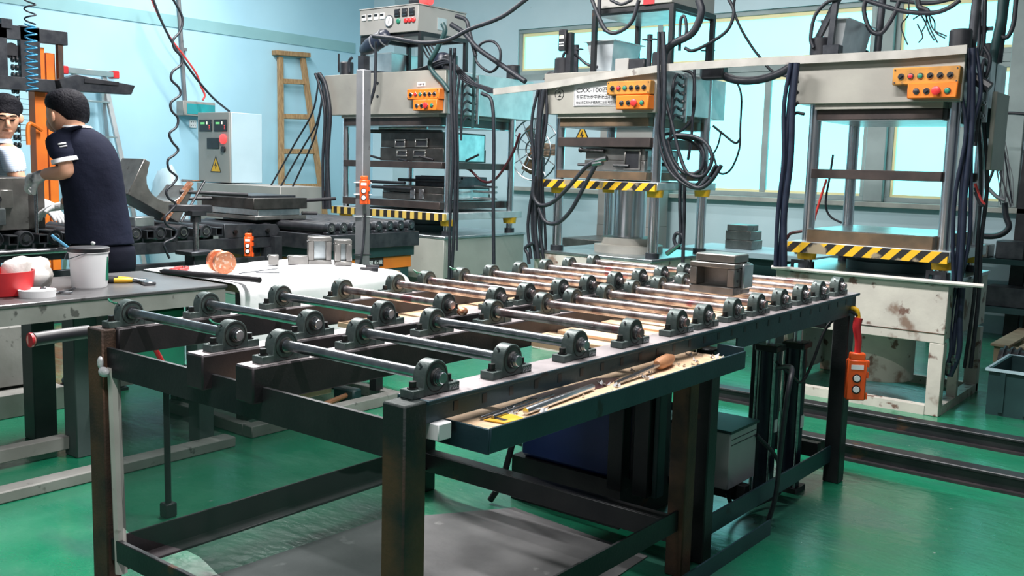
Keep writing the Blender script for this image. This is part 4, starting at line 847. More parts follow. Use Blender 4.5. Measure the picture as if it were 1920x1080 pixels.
# ---- stacker with orange mast
SX, DY = -7.05, .22
K = empty('lift_stacker', (SX, 3.2+DY, 0), 'orange mast lift stacker with black fork carriage behind the men', 'lift stacker')
def kb(name, m, x0, x1, y0, y1, z0, z1, **k): return bxx(name, m, K, SX+x0, SX+x1, y0*1.068, y1*1.068, z0 if z0 < .3 else 1.25+(z0-1.25)*1.068, 1.25+(z1-1.25)*1.068, **k)
for y, w in ((3.18, .075), (2.70, .075)): kb('mast_upright', 'mast', -.12, -.02, y, y+w, .04, 1.96, bevel=.004)
kb('mast_inner', 'mast', -.10, -.04, 3.275, 3.335, .04, 1.93, bevel=.003); kb('mast_inner', 'mast', -.10, -.04, 2.62, 2.68, .04, 1.93)
kb('mast_top', 'darkmetal', -.02, .04, 2.6, 3.39, 1.985, 2.075, bevel=.003); kb('mast_cap', 'darkmetal', -.01, .05, 2.95, 3.02, 2.05, 2.11)
kb('carriage_plate', 'darkmetal', -.01, .04, 3.07, 3.20, 1.66, 2.08, bevel=.003); kb('carriage_plate', 'darkmetal', -.01, .04, 2.60, 2.985, 1.70, 2.08); kb('carriage_bar', 'darkmetal', -.01, .06, 2.6, 3.42, 1.66, 1.745, bevel=.003)
kb('carriage_arm', 'rust', -.01, .03, 3.325, 3.36, 1.745, 1.985)
s_ = 1.068; fk = MB().prism([(y*s_, 1.25+(z-1.25)*s_) for y, z in ((3.28, 1.745), (3.40, 1.79), (3.83, 1.75), (3.80, 1.685), (3.30, 1.675))], 'x', SX+.04, SX+.13).build('fork', 'darkmetal', K, .004); kb('fork_plate', 'black', .05, .14, 3.45, 3.70, 1.74, 1.765)
cy_ = 3.03*s_; MB().lathe((SX-.02, cy_, 1.96), (1, 0, 0), [(0, .055), (.02, .055), (.02, .02)], 16).build('chain_wheel', 'black', K); MB().bar((SX, cy_-.05, 1.94), (SX, cy_+.03, 1.94), .03, .03).build('wheel_axle', 'black', K)
for y in (cy_, cy_+.027):
    for j in range(14): MB().lathe((SX+.005, y, 1.90-j*.054), (0, 1, 0), [(-.006, .008), (-.006, .021), (.006, .021), (.006, .008)], 10, cap=False).build('chain_link', 'black', K)
for j in range(9): MB().cyl((SX-.14, 3.1, 1.64-j*.037), (SX-.14, 3.42, 1.64-j*.037), .0025, 5).build('guard_wire', 'black', K)
for y in (3.26, 3.34): MB().cyl((SX-.137, y, 1.33), (SX-.137, y, 1.67), .0025, 5).build('guard_wire', 'black', K)
kb('base_frame', 'darkmetal', -.15, 0, 2.6, 3.4, 0, .10); MB().tube([(SX+.02, 3.42, 1.42), (SX+.04, 3.33, 1.46), (SX+.04, 3.31, 1.42), (SX+.04, 3.31, 1.31)], .015, 8).build('grab_handle', 'mast', K)
def coil(name, m, c0, c1, r, turns, rw, label, amp=None, n=14):
    c0, c1 = Vector(c0), Vector(c1); d = (c1-c0); u = d.orthogonal().normalized(); w = d.normalized().cross(u); P = []
    for k in range(int(turns*n)+1):
        t = k/(turns*n); a = 2*math.pi*turns*t; P.append(c0+d*t+(u*math.cos(a)+w*math.sin(a))*r)
    return tag(MB().tube(P, rw, 6, 1).build(name, m, None, 0, 80), label, 'hose')
c = at(55, -20, x=-6.42); e = at(57, 45, x=-6.42); f = at(60, 172, x=-6.42)
coil('coiled_hose', 'rubber', c, e, .034, 3.4, .0055, 'dark slack coil of air hose above the lift stacker')
coil('coiled_hose', 'bluehose', e, f, .034, 10, .0055, 'blue coiled air hose hanging in front of the orange mast')
# hanging black coil hose by the wall
pts = [(323, -6), (328, 14), (338, 30), (343, 46), (333, 62), (321, 74), (328, 92), (342, 108), (335, 122), (320, 134), (324, 150), (337, 164), (334, 178), (318, 192), (325, 208), (336, 222), (328, 238), (316, 250), (326, 266), (336, 280), (325, 290), (314, 300), (322, 318), (334, 332), (322, 345), (312, 358), (322, 372), (332, 382), (318, 396), (310, 408), (320, 422), (332, 432), (324, 446), (310, 456), (318, 468), (322, 484)]
tag(MB().tube([at(327+(a-327)*1.3, b, x=-5.15) + Vector((0, .02*math.sin(i*1.6), 0)) for i, (a, b) in enumerate(pts)], .0075, 8).build('coiled_hose', 'rubber', None, 0, 80), 'black curly air hose hanging down in front of the blue wall', 'hose')
tag(MB().tube(along([(283, -4), (300, 35), (320, 72), (345, 105), (368, 138), (376, 160), (384, 178), (380, 188)], x=-8.45), .010, 8).build('red_cable', 'redcable', None, 0, 80), 'thin red cable running down to the green wall box', 'cable')
tag(MB().tube(along([(286, -4), (303, 40), (322, 78), (345, 115), (372, 152), (400, 184), (430, 209)], x=-7.9), .011, 8).build('black_cable', 'rubber', None, 0, 80), 'black cable running down to the grey wall cabinet', 'cable')
# ---- wall cabinet, box, ladders
CX0, CX1, CY = -8.10, -7.60, 5.42
CA = empty('control_cabinet', ((CX0+CX1)/2, CY+.17, 0), 'tall grey control cabinet with meters against the blue wall', 'control cabinet')
bxx('body', 'cabinetblue', CA, CX0, CX1, CY+.02, CY+.36, 1.03, 1.675, bevel=.004); d = bxx('door', 'cabinetgrey', CA, CX0, CX1-.01, CY, CY+.02, 1.03, 1.675, bevel=.003); bxx('lower_case', 'cabinetgrey', CA, CX0, CX1+.75, CY-.02, CY+.45, 0, 1.02, bevel=.004)
for x in (CX0+.03, CX0+.265):
    m_ = bxx('meter', 'panelblack', d, x, x+.20, CY-.008, CY, 1.50, 1.61, bevel=.003); bxx('meter_reading', 'screen', m_, x+.03, x+.09, CY-.010, CY-.008, 1.565, 1.585); bxx('meter_bar', 'lcd', m_, x+.12, x+.135, CY-.010, CY-.008, 1.565, 1.59)
    for i in range(3): bxx('meter_dot', 'redlamp', m_, x+.16, x+.168, CY-.010, CY-.008, 1.52+i*.014, 1.526+i*.014)
m_ = bxx('meter', 'panelblack', d, CX0+.15, CX0+.34, CY-.008, CY, 1.34, 1.44, bevel=.003); MB().lathe((CX0+.41, CY, 1.43), (0, -1, 0), [(0, .045), (.02, .045), (.03, .03)], 18).build('indicator_light', 'redlamp', d); MB().lathe((CX0+.41, CY, 1.335), (0, -1, 0), [(0, .028), (.02, .028)], 14).build('push_button', 'black', d)
def warn(parent, c, s):
    x, y, z = c; MB().add([(x-s*.55, y, z), (x+s*.55, y, z), (x, y, z+s)], [(0, 1, 2)]).build('warning_sign', 'panelblack', parent, 0, 0)
    MB().add([(x-s*.44, y-.001, z+s*.07), (x+s*.44, y-.001, z+s*.07), (x, y-.001, z+s*.86)], [(0, 1, 2)]).build('warning_field', 'yellow', parent, 0, 0)
    MB().add([(x+s*.02, y-.002, z+s*.68), (x-s*.13, y-.002, z+s*.38), (x-s*.01, y-.002, z+s*.40), (x-s*.06, y-.002, z+s*.18), (x+s*.13, y-.002, z+s*.46), (x+s*.01, y-.002, z+s*.44)], [(0, 1, 2, 3, 4, 5)]).build('lightning_mark', 'panelblack', parent, 0, 0)
warn(d, (CX0+.28, CY-.001, 1.12), .16)
WB = empty('wall_box', (-8.65, 5.76, 1.67), 'green-faced junction box on the blue wall', 'junction box')
bxx('case', 'cabinetgrey', WB, -8.70, -8.58, 5.58, 5.95, 1.665, 1.81, bevel=.006); bxx('face', 'tealbox', WB, -8.582, -8.575, 5.62, 5.94, 1.685, 1.785)
so = bxx('wall_socket', 'white', None, -8.70, -8.685, 5.72, 5.80, 1.55, 1.635, bevel=.004); tag(so, 'white wall socket below the green junction box', 'socket')
for z in (1.575, 1.61):
    for y in (5.74, 5.76, 5.78): bxx('socket_hole', 'black', so, -8.686, -8.684, y-.003, y+.003, z-.006, z+.006)
cd = MB().cyl((-8.67, 5.66, 1.81), (-8.67, 5.60, 2.9), .020, 10); cd.box(-8.70, -8.65, 5.62, 5.68, 2.3, 2.33); tag(cd.build('conduit_pipe', 'greypost'), 'grey conduit pipe rising from the green junction box', 'pipe')
def ladder(x_top, x_bot, pts_top, pts_bot, rungs, m, w, label, name, cap=None):
    (ya, za), (yb, zb) = pts_top; (yc, zc), (yd, zd) = pts_bot
    R = empty(name, (x_bot, (yc+yd)/2, 0), label, 'ladder', 'ladders against the left wall')
    A, B, Cc, Dd = Vector((x_top, ya, za)), Vector((x_top, yb, zb)), Vector((x_bot, yc, zc)), Vector((x_bot, yd, zd))
    MB().bar(A, Cc, w, w*.7, up=(1, 0, 0)).build('rail', m, R, .003); MB().bar(B, Dd, w, w*.7, up=(1, 0, 0)).build('rail', m, R, .003)
    for t in rungs: MB().bar(A.lerp(Cc, t), B.lerp(Dd, t), w*.9, w*.35, up=(0, 0, 1) if cap else (1, 0, .2)).build('rung', m, R, .002)
    return R, A, B
L1, A, B = ladder(-8.66, -8.28, ((6.83, 2.36), (7.14, 2.38)), ((6.55, 0), (7.26, 0)), (.11, .27, .43, .59, .75, .9), 'wood', .06, 'wooden step ladder leaning against the blue wall', 'wooden_ladder')
MB().bar(A+Vector((0, -.08, .04)), B+Vector((0, .08, .04)), .09, .05).build('top_step', 'wood', L1, .004)
L2, A, B = ladder(-8.55, -8.15, ((4.46, 1.97), (4.74, 1.97)), ((4.20, 0), (4.92, 0)), (.12, .28, .44, .6, .76, .9), 'aluminium', .045, 'aluminium step ladder with red end caps behind the man in navy', 'aluminium_ladder', True)
MB().bar(A+Vector((0, -.07, .02)), B+Vector((0, .09, .02)), .09, .05).build('top_step', 'aluminium', L2, .003)
for P_, s in ((A, -1), (B, 1)): MB().bar(P_+Vector((0, s*.07, .02)), P_+Vector((0, s*.13, .02)), .10, .07).build('end_cap', 'red', L2, .006)
for y0_, y1_ in ((4.52, 4.34), (4.70, 4.92)): MB().bar((-8.52, y0_, 1.93), (-8.66, y1_, 0), .035, .03, up=(1, 0, 0)).build('rear_rail', 'aluminium', L2)
# wrapped bundle on the floor against the wall
wl = lump((-8.32, 5.23, .52), .26, .15, .65, .05, 9); tag(wl.build('plastic_bundle', 'cabinetblue', None, 0, 70), 'stack wrapped in pale blue plastic against the wall', 'bundle')
# grey post with a pendant
gx, gy = -4.30, 4.0
GP = empty('grey_post', (gx, gy, 0), 'grey square post standing before the left press', 'post'); bxx('lower_tube', 'greypost', GP, gx-.032, gx+.032, gy-.032, gy+.032, 0, 1.79, bevel=.004); bxx('upper_tube', 'darkmetal', GP, gx-.024, gx+.024, gy-.024, gy+.024, 1.79, 1.87); bxx('foot', 'greypost', GP, gx-.09, gx+.09, gy-.09, gy+.09, 0, .012)
for z in (.70, .93, 1.06, 1.13): 
    MB().tube([(gx-.036, gy-.036, z), (gx+.036, gy-.036, z+.004), (gx+.036, gy+.036, z), (gx-.036, gy+.036, z), (gx-.036, gy-.036, z)], .003, 5, 1).build('cable_tie', 'white' if z > .9 else 'black', GP)
MB().tube([(gx-.02, gy-.05, .45), (gx+.04, gy-.04, .70), (gx+.04, gy-.02, .85), (gx+.045, gy-.02, .95)], .007, 6).build('cable', 'rubber', GP)
def pendant(p, ang, label, h=.20, w=.055, parentless=True):
    R = empty('pendant_control', p, label, 'pendant control', 'orange pendant controls'); p = Vector(p); d = Vector((math.cos(ang), math.sin(ang), 0)); n = Vector((d.y, -d.x, 0)); Z = Vector((0, 0, 1)); t = .022
    MB().obox(p+Z*h*.40, d, n, Z, w/2, t, h*.40).build('case', 'orangered', R, .005); MB().obox(p+Z*h*.86, d, n, Z, w*.40, t*.85, h*.07).build('neck', 'orangered', R, .004)
    for z in (.08, .5, .72): MB().obox(p+Z*h*z+d*w*.55, d, n, Z, .006, .010, .012).build('latch', 'orangered', R)
    for z in (.22, .44): 
        b = MB().lathe(p+Z*h*z+n*t, n, [(0, .017), (.003, .017)], 16).build('button_ring', 'black', R); MB().lathe(p+Z*h*z+n*t, n, [(.002, .013), (.007, .012)], 16).build('push_button', 'white', b)
    MB().obox(p+Z*h*.66+n*(t+.0008), d, n, Z, w*.32, .0008, h*.045).build('label_strip', 'white', R)
    return R, p, d, n
pendant((gx+.062, gy-.045, 1.005), math.radians(38), 'orange pendant control strapped to the grey post', .18, .05)
pendant(at(466, 481, x=-5.28), math.radians(38), 'orange pendant control hanging at the end of the roller line', .165, .05)
# ================================================================ the two men
VR = Vector((RT.x, RT.y, 0)).normalized(); VF = Vector((FW.x, FW.y, 0)).normalized(); UP = Vector((0, 0, 1))
def skin_mesh(name, nodes, edges, root, m, parent, sub=2, extra=None):
    me = bpy.data.meshes.new(name); off = OFF[parent.name]
    me.from_pydata([tuple(Vector(p)-off) for p, r in nodes], edges, []); o = bpy.data.objects.new('tmp_skin', me); C.objects.link(o)
    o.modifiers.new('skin', 'SKIN'); s = o.modifiers.new('sub', 'SUBSURF'); s.levels = s.render_levels = sub
    for i, (p, r) in enumerate(nodes):
        v = me.skin_vertices[0].data[i]; v.radius = (r, r) if not hasattr(r, '__len__') else r; v.use_root = (i == root)
    dg = bpy.context.evaluated_depsgraph_get(); dg.update(); ev = bpy.data.meshes.new_from_object(o.evaluated_get(dg)); bpy.data.objects.remove(o)
    if extra:
        bm = bmesh.new(); bm.from_mesh(ev)
        vs = [bm.verts.new(v-off) for v in extra.v]
        for f in extra.f:
            try: bm.faces.new([vs[i] for i in f])
            except ValueError: pass
        bmesh.ops.recalc_face_normals(bm, faces=bm.faces); bm.to_mesh(ev); bm.free()
    for p in ev.polygons: p.use_smooth = True
    ev.materials.clear(); ev.materials.append(MATS[m]); ev.name = name
    r = bpy.data.objects.new(name, ev); C.objects.link(r); r.parent = parent; OFF[r.name] = off
    return r
def chain(ps): return ps, [(i, i+1) for i in range(len(ps)-1)]
def hand(parent, wrist, direction, palm_n, curl, m, name='glove', s=1.0, cuff=True):
    w = Vector(wrist); d = Vector(direction).normalized(); n = Vector(palm_n); n = (n-d*n.dot(d)).normalized(); t = d.cross(n)   # t: thumb side
    nodes = [(w-d*.035*s, .030*s), (w+d*.01*s, .030*s), (w+d*.05*s, (.040*s, .022*s)), (w+d*.085*s, (.040*s, .019*s))]; edges = [(0, 1), (1, 2), (2, 3)]
    def bend(base, dirv, lens, radii, cu):
        idx0 = 3; p = base; k = len(nodes); prev = idx0; a = 0
        for L, r in zip(lens, radii):
            a += cu; dv = dirv*math.cos(a)+n*math.sin(a); q = p+dv*L*s; nodes.append((q, r*s)); edges.append((prev, len(nodes)-1)); prev = len(nodes)-1; p = q
    for f, (o, ln) in enumerate(((.030, .040), (.010, .045), (-.010, .042), (-.029, .033))):
        nodes.append((w+d*.098*s+t*o*s, .011*s)); edges.append((3, len(nodes)-1)); b0 = len(nodes)-1
        p = nodes[b0][0]; prev = b0; a = 0; dirv = (d+t*o*2.2).normalized()
        for L, r in ((ln*.8, .0105), (ln*.55, .0098), (ln*.5, .0088)):
            a += curl; p = p+(dirv*math.cos(a)+n*math.sin(a))*L*s; nodes.append((p, r*s)); edges.append((prev, len(nodes)-1)); prev = len(nodes)-1
    nodes.append((w+d*.035*s+t*.035*s, .015*s)); edges.append((1, len(nodes)-1)); p = nodes[-1][0]; prev = len(nodes)-1; a = 0
    for L, r in ((.035, .013), (.028, .011)):
        a += curl*.6; p = p+((t*.75+d*.75).normalized()*math.cos(a)+n*math.sin(a))*L*s; nodes.append((p, r*s)); edges.append((prev, len(nodes)-1)); prev = len(nodes)-1
    return skin_mesh(name, nodes, edges, 0, m, parent, 2)
# ---- man in navy, seen from behind
B1 = Vector((-4.93, 2.60, 0))
N1 = empty('person', B1, 'man in navy polo shirt and work gloves seen from behind at the roller line', 'person')
def q1(px, py, dd=0.0):
    r = ray(px, py); o = Vector((0, 0, CAM_Z)); t = ((B1-o).dot(VF)+dd)/r.dot(VF); return o+r*t
def ring(px, py, hw, hd, dd=0, tilt=0): c = q1(px, py, dd); return (c, VR*(hw*.00282), VF*hd+UP*tilt)
hipL, hipR = q1(160, 452, .0), q1(212, 452, .06)
sh_l, sh_r = q1(112, 262, -.06), q1(198, 282, .10)
el_l, wr_l = q1(128, 322, -.12), q1(80, 327, -.02)
el_r, wr_r = q1(150, 350, .30), q1(118, 385, .34)
head_c = q1(124, 206, .0); neck = q1(134, 240, .01)
nodes = [(q1(186, 445, .03), .10), (q1(180, 390, .03), .10), (q1(165, 320, .03), .115), (q1(148, 262, .02), .07), (q1(137, 242, .01), .068), (q1(133, 226, .005), .070), (head_c+VR*-.01, (.078, .088)), (q1(120, 186, 0), .062),
         (sh_l, .048), (el_l, .045), (q1(104, 325, -.08), .040), (wr_l, .030), (sh_r, .048), (el_r, .045), (wr_r, .030)]
edges = [(0, 1), (1, 2), (2, 3), (3, 4), (4, 5), (5, 6), (6, 7), (3, 8), (8, 9), (9, 10), (10, 11), (3, 12), (12, 13), (13, 14)]
ex = MB(); e = q1(99, 219, -.098); ex.ball(e, .013, .010, .027, 12, 8); ex.ball(q1(118, 211, .0), .080, .080, .108, 18, 14); ex.ball(q1(104, 232, .03), .045, .045, .045, 12, 10)
skin_mesh('body', nodes, edges, 0, 'skin', N1, 2, ex)
# hair: cap over the skull, cut above ear and nape
hr = MB().loft([ring(139, 233, 22, .055, .03), ring(137, 226, 28, .082, .02), ring(133, 213, 33, .096, .012), ring(126, 200, 39, .106, .008), ring(125, 188, 37.5, .104, .005), ring(124, 177, 32, .090, 0), ring(124, 169, 22, .062, 0), ring(124, 165.5, 8, .02, 0)], 24)
for i, v in enumerate(hr.v): hr.v[i] = v + Vector((.004*math.sin(i*2.1), .004*math.cos(i*1.7), .003*math.sin(i*3.3)))
hr.build('hair', 'hair', N1, 0, 80, 1)
# polo shirt: torso and two short sleeves
ts = MB().loft([ring(188, 455.5, 60, .118, .03), ring(188, 456.5, 63, .126, .03), ring(188, 455, 64, .127, .03), ring(187, 445, 62, .125, .03), ring(183, 410, 59, .12, .03), ring(178, 370, 57, .122, .03), ring(171, 330, 59, .13, .03), ring(163, 300, 60, .132, .03), ring(156, 276, 57, .125, .025), ring(150, 258, 50, .105, .02), ring(146, 248, 41, .085, .015), ring(142, 241, 31, .073, .01), ring(140, 237, 27, .068, .01)], 28)
for i, v in enumerate(ts.v): ts.v[i] = v + VF*(.006*math.sin(v.z*38+i))+VR*(.004*math.sin(v.z*27+v.x*30))
sl = MB().loft([(sh_l+VR*.10+UP*.06, VR*.03+UP*.02, VF*.075), (sh_l+VR*.045+UP*.055, VR*.05+UP*.02, VF*.088), (sh_l+UP*.028, VR*.064+UP*.018, VF*.088), (sh_l-UP*.01, VR*.070+UP*.018, VF*.082), (sh_l.lerp(el_l, .35), VR*.069+UP*.015, VF*.074), (sh_l.lerp(el_l, .62), VR*.066+UP*.015, VF*.068)], 16)
sr = MB().loft([(sh_r-VR*.05, VR*.05+UP*.02, VF*.07), (sh_r+VR*.02, VR*.05, VF*.07+UP*.02), (sh_r.lerp(el_r, .5), VR*.055, VF*.06)], 14)
ts.v += sl.v; ts.f += [tuple(i+len(ts.v)-len(sl.v) for i in f) for f in sl.f]; ts.v += sr.v; ts.f += [tuple(i+len(ts.v)-len(sr.v) for i in f) for f in sr.f]
shirt = ts.build('polo_shirt', 'navy', N1, 0, 80, 1)
cu = sh_l.lerp(el_l, .66); cf = MB().loft([(sh_l.lerp(el_l, .58), VR*.066+UP*.016, VF*.068), (sh_l.lerp(el_l, .70), VR*.066+UP*.016, VF*.068)], 20); cf.build('white_cuff', 'white', shirt, 0, 60)
co = MB().loft([ring(141, 239, 30, .074, .01), ring(140, 235.5, 28, .071, .01)], 20); co.build('white_collar_edge', 'white', shirt, 0, 60)
for k, (a, b, ww) in enumerate((((99, 274), (124, 268), .010), ((97, 280), (126, 273), .007))):
    MB().tube([q1(a[0], a[1], -.140+.03), q1((a[0]+b[0])/2, (a[1]+b[1])/2-1, -.152+.01), q1(b[0], b[1], -.140+.01)], ww*.5, 6).build('sleeve_print', 'white', shirt, 0, 60)
# trousers and shoes
tr = MB().loft([ring(190, 450, 60, .118, .03), ring(192, 470, 62, .12, .03), ring(193, 500, 62, .118, .03), ring(193, 520, 60, .115, .03)], 24)
for (top, kn, an) in ((q1(163, 515, .02), q1(156, 610, .0), q1(150, 705, -.02)), (q1(223, 515, .05), q1(218, 610, .04), q1(214, 700, .04))):
    leg = MB().loft([(top, VR*.092, VF*.105), (top.lerp(kn, .5), VR*.085, VF*.092), (kn, VR*.072, VF*.08), (kn.lerp(an, .6), VR*.066, VF*.072), (Vector((an.x, an.y, .07)), VR*.068, VF*.075)], 18)
    n0 = len(tr.v); tr.v += leg.v; tr.f += [tuple(i+n0 for i in f) for f in leg.f]
tr.build('trousers', 'trouser', N1, 0, 80, 1)
for a in (q1(150, 712, -.02), q1(214, 706, .04)):
    d = Vector((-.97, .05, 0)).normalized(); s = Vector((-d.y, d.x, 0)); a = Vector((a.x, a.y, 0))
    sh = MB().loft([(a-d*.085+UP*.04, s*.03, UP*.036), (a-d*.03+UP*.05, s*.045, UP*.047), (a+d*.06+UP*.042, s*.048, UP*.039), (a+d*.13+UP*.034, s*.044, UP*.031), (a+d*.18+UP*.026, s*.022, UP*.020)], 16)
    so = sh.build('shoe', 'black', N1, 0, 80, 1); MB().prism([(a.x+d.x*l+s.x*w, a.y+d.y*l+s.y*w) for l, w in ((-.09, -.035), (.05, -.05), (.15, -.04), (.185, 0), (.15, .04), (.05, .05), (-.09, .035))], 'z', 0, .016).build('sole', 'darkmetal', so)
hand(N1, wr_l, q1(52, 338, .02)-wr_l, -UP*.4+VF*.6, .55, 'glove', s=1.12)
hand(N1, wr_r, VR*-1+UP*-.3, -UP, .4, 'glove', s=1.0)
patch = MB().ball(q1(174, 456, -.095), .022, .008, .010, 10, 6); patch.build('pocket_cloth', 'white', N1, 0, 60)
rod = MB().cyl(q1(66, 342, .03), Vector((q1(69, 436, .03).x, q1(69, 436, .03).y, .83)), .009, 12); tag(rod.build('pry_rod', 'steel'), 'thin upright steel rod held by the man in navy', 'rod')
# ---- man in the light checked shirt, cut by the left edge
B2 = Vector((-5.86, 2.74, 0))
N2 = empty('person', (-6.38, 2.62, 0), 'man in pale checked shirt bending over the mould at the left edge', 'person')
def q2(px, py, dd=0.0):
    r = ray(px, py); o = Vector((0, 0, CAM_Z)); t = ((B2-o).dot(VF)+dd)/r.dot(VF); return o+r*t
def ring2(px, py, hw, hd, dd=0): c = q2(px, py, dd); return (c, VR*(hw*.00325), VF*hd)
hd2 = q2(10, 222, 0); sh2 = q2(20, 280, -.05); el2 = q2(30, 330, -.10); wr2 = q2(62, 374, -.05)
fc = VR*.55-VF*.75-UP*.35; fc.normalize()     # where the face looks
nodes = [(Vector((-6.38, 2.62, .92)), .12), (Vector((-6.30, 2.62, 1.08)), .12), (q2(-30, 310, .10), .12), (q2(-8, 278, .02), .06), (q2(0, 256, .0), .056), (hd2-UP*.02, (.080, .095)), (hd2+UP*.055, .078), (sh2, .06), (el2, .05), (q2(48, 356, -.08), .042), (wr2, .032), (q2(-75, 275, .05), .06), (q2(-85, 340, 0), .045), (q2(-60, 380, -.05), .03),
         (Vector((-6.38, 2.52, .48)), .075), (Vector((-6.40, 2.52, .06)), .05), (Vector((-6.38, 2.74, .48)), .075), (Vector((-6.40, 2.74, .06)), .05)]
edges = [(0, 1), (1, 2), (2, 3), (3, 4), (4, 5), (5, 6), (2, 7), (7, 8), (8, 9), (9, 10), (2, 11), (11, 12), (12, 13), (0, 14), (14, 15), (0, 16), (16, 17)]
ex = MB(); sidev = fc.cross(UP).normalized(); fu = sidev.cross(fc).normalized(); F0 = hd2+fc*.088
nz = MB().loft([(F0+fu*.025-fc*.01, sidev*.009, fu*.004+fc*.006), (F0+fu*.005+fc*.006, sidev*.011, fc*.012), (F0-fu*.018+fc*.016, sidev*.018, fc*.014), (F0-fu*.028+fc*.004, sidev*.014, fc*.008)], 10)
ex.v += nz.v; ex.f += nz.f
n0 = len(ex.v); br = MB().tube([F0+fu*.036+sidev*.048-fc*.02, F0+fu*.042+sidev*.02-fc*.006, F0+fu*.038-fc*.008, F0+fu*.042-sidev*.02-fc*.006, F0+fu*.036-sidev*.048-fc*.02], .009, 8); ex.v += br.v; ex.f += [tuple(i+n0 for i in f) for f in br.f]
n0 = len(ex.v); lp = MB().tube([F0-fu*.052+sidev*.024-fc*.012, F0-fu*.050-fc*.002, F0-fu*.052-sidev*.024-fc*.012], .007, 8); ex.v += lp.v; ex.f += [tuple(i+n0 for i in f) for f in lp.f]
n0 = len(ex.v); ea = MB().ball(hd2-sidev*.083+fu*.0-fc*.01, .013, .018, .028, 10, 8); ex.v += ea.v; ex.f += [tuple(i+n0 for i in f) for f in ea.f]
bd2 = skin_mesh('body', nodes, edges, 0, 'skin', N2, 2, ex)
for s in (-1, 1):
    MB().tube([F0+fu*.020+sidev*s*.040-fc*.018, F0+fu*.018+sidev*s*.026-fc*.008, F0+fu*.020+sidev*s*.014-fc*.008], .004, 6).build('eye', 'hair', N2, 0, 60)
    MB().tube([F0+fu*.043+sidev*s*.046-fc*.012, F0+fu*.049+sidev*s*.028+fc*.001, F0+fu*.046+sidev*s*.012+fc*.003], .004, 6).build('eyebrow', 'hair', N2, 0, 60)
hc = hd2+UP*.035-fc*.022
h2 = MB().ball(hc, .108, .108, .108, 22, 14)
for i, v in enumerate(h2.v):
    d = v-hc; f = d.dot(fc); u = d.dot(UP)
    cut = .058*max(0, min(1, (f+.03)/.09))-.045*max(0, min(1, (.03-f)/.1))
    if u < cut: h2.v[i] = hc+d*.80+UP*(0)
h2.build('hair', 'hair', N2, 0, 80, 1)
s2 = MB().loft([(Vector((-6.36, 2.62, .95)), Vector((.13, 0, 0)), Vector((0, .19, 0))), (Vector((-6.28, 2.62, 1.08)), Vector((.14, 0, -.04)), Vector((0, .20, 0))), ring2(-32, 320, 62, .15, .10), ring2(-22, 304, 62, .15, .05), ring2(-18, 288, 54, .13, .02), ring2(-12, 277, 40, .10, .01), ring2(-6, 268, 25, .075, 0)], 26)
a2 = MB().loft([(sh2-VR*.06+UP*.02, VR*.06, VF*.09), (sh2, VR*.070+UP*.01, VF*.080), (sh2.lerp(el2, .5), VR*.066+UP*.01, VF*.072), (sh2.lerp(el2, .95), VR*.068+UP*.01, VF*.070)], 16)
n0 = len(s2.v); s2.v += a2.v; s2.f += [tuple(i+n0 for i in f) for f in a2.f]
for i, v in enumerate(s2.v): s2.v[i] = v + VF*(.006*math.sin(v.z*45+i))+VR*(.005*math.sin(v.z*33+v.x*30))
s2.build('checked_shirt', 'shirtstripe', N2, 0, 80, 1)
cl = MB().loft([ring2(-5, 268, 26, .085, -.01), ring2(-4, 260, 22, .072, -.01)], 18); cl.build('shirt_collar', 'lightshirt', N2, 0, 60)
t2 = MB().loft([(Vector((-6.36, 2.62, .97)), Vector((.125, 0, 0)), Vector((0, .18, 0))), (Vector((-6.37, 2.62, .85)), Vector((.13, 0, 0)), Vector((0, .19, 0))), (Vector((-6.38, 2.62, .74)), Vector((.12, 0, 0)), Vector((0, .18, 0)))], 20)
for y in (2.52, 2.73):
    lg = MB().loft([(Vector((-6.38, y, .80)), Vector((.10, 0, 0)), Vector((0, .092, 0))), (Vector((-6.38, y, .45)), Vector((.075, 0, 0)), Vector((0, .072, 0))), (Vector((-6.40, y, .05)), Vector((.065, 0, 0)), Vector((0, .06, 0)))], 16); n0 = len(t2.v); t2.v += lg.v; t2.f += [tuple(i+n0 for i in f) for f in lg.f]
    MB().loft([(Vector((-6.48, y, .045)), Vector((0, .035, 0)), UP*.04), (Vector((-6.38, y, .05)), Vector((0, .045, 0)), UP*.048), (Vector((-6.24, y, .035)), Vector((0, .04, 0)), UP*.033), (Vector((-6.19, y, .025)), Vector((0, .02, 0)), UP*.02)], 14).build('shoe', 'black', N2, 0, 80, 1)
t2.build('trousers', 'trouser', N2, 0, 80, 1)
hand(N2, wr2, q2(112, 402, -.05)-wr2, -UP+VF*.2, .28, 'glove', s=1.25)
# ================================================================ small things around the roller table
MB2 = empty('window_block', (-1.50, 3.10, .8325), 'steel mould block with an open window standing on the right rollers', 'mould block')
x0, x1, y0, y1, z0 = -1.595, -1.425, 3.03, 3.16, .8325; t = .028
m_ = MB().box(x0, x1, y0, y1, z0, z0+t); m_.box(x0, x1, y0, y1, z0+.090, z0+.108); m_.box(x0, x0+t, y0, y1, z0+t, z0+.090); m_.box(x1-t, x1, y0, y1, z0+t, z0+.090); m_.build('frame', 'mould', MB2, .003)
bxx('cavity', 'mould', MB2, x0+t, x1-t, y0+.06, y0+.10, z0+t, z0+.090); bxx('upper_block', 'mould', MB2, x0+.015, x1-.005, y0+.01, y1-.01, z0+.1085, z0+.138, bevel=.004)
bxx('side_cheek', 'brightsteel', MB2, x1, x1+.012, y0+.05, y1-.005, z0+.02, z0+.105, bevel=.004)
for z in (.05, .085): MB().cyl((x1, y0+.025, z0+z), (x1+.002, y0+.025, z0+z), .005, 10).build('bolt_hole', 'black', MB2)
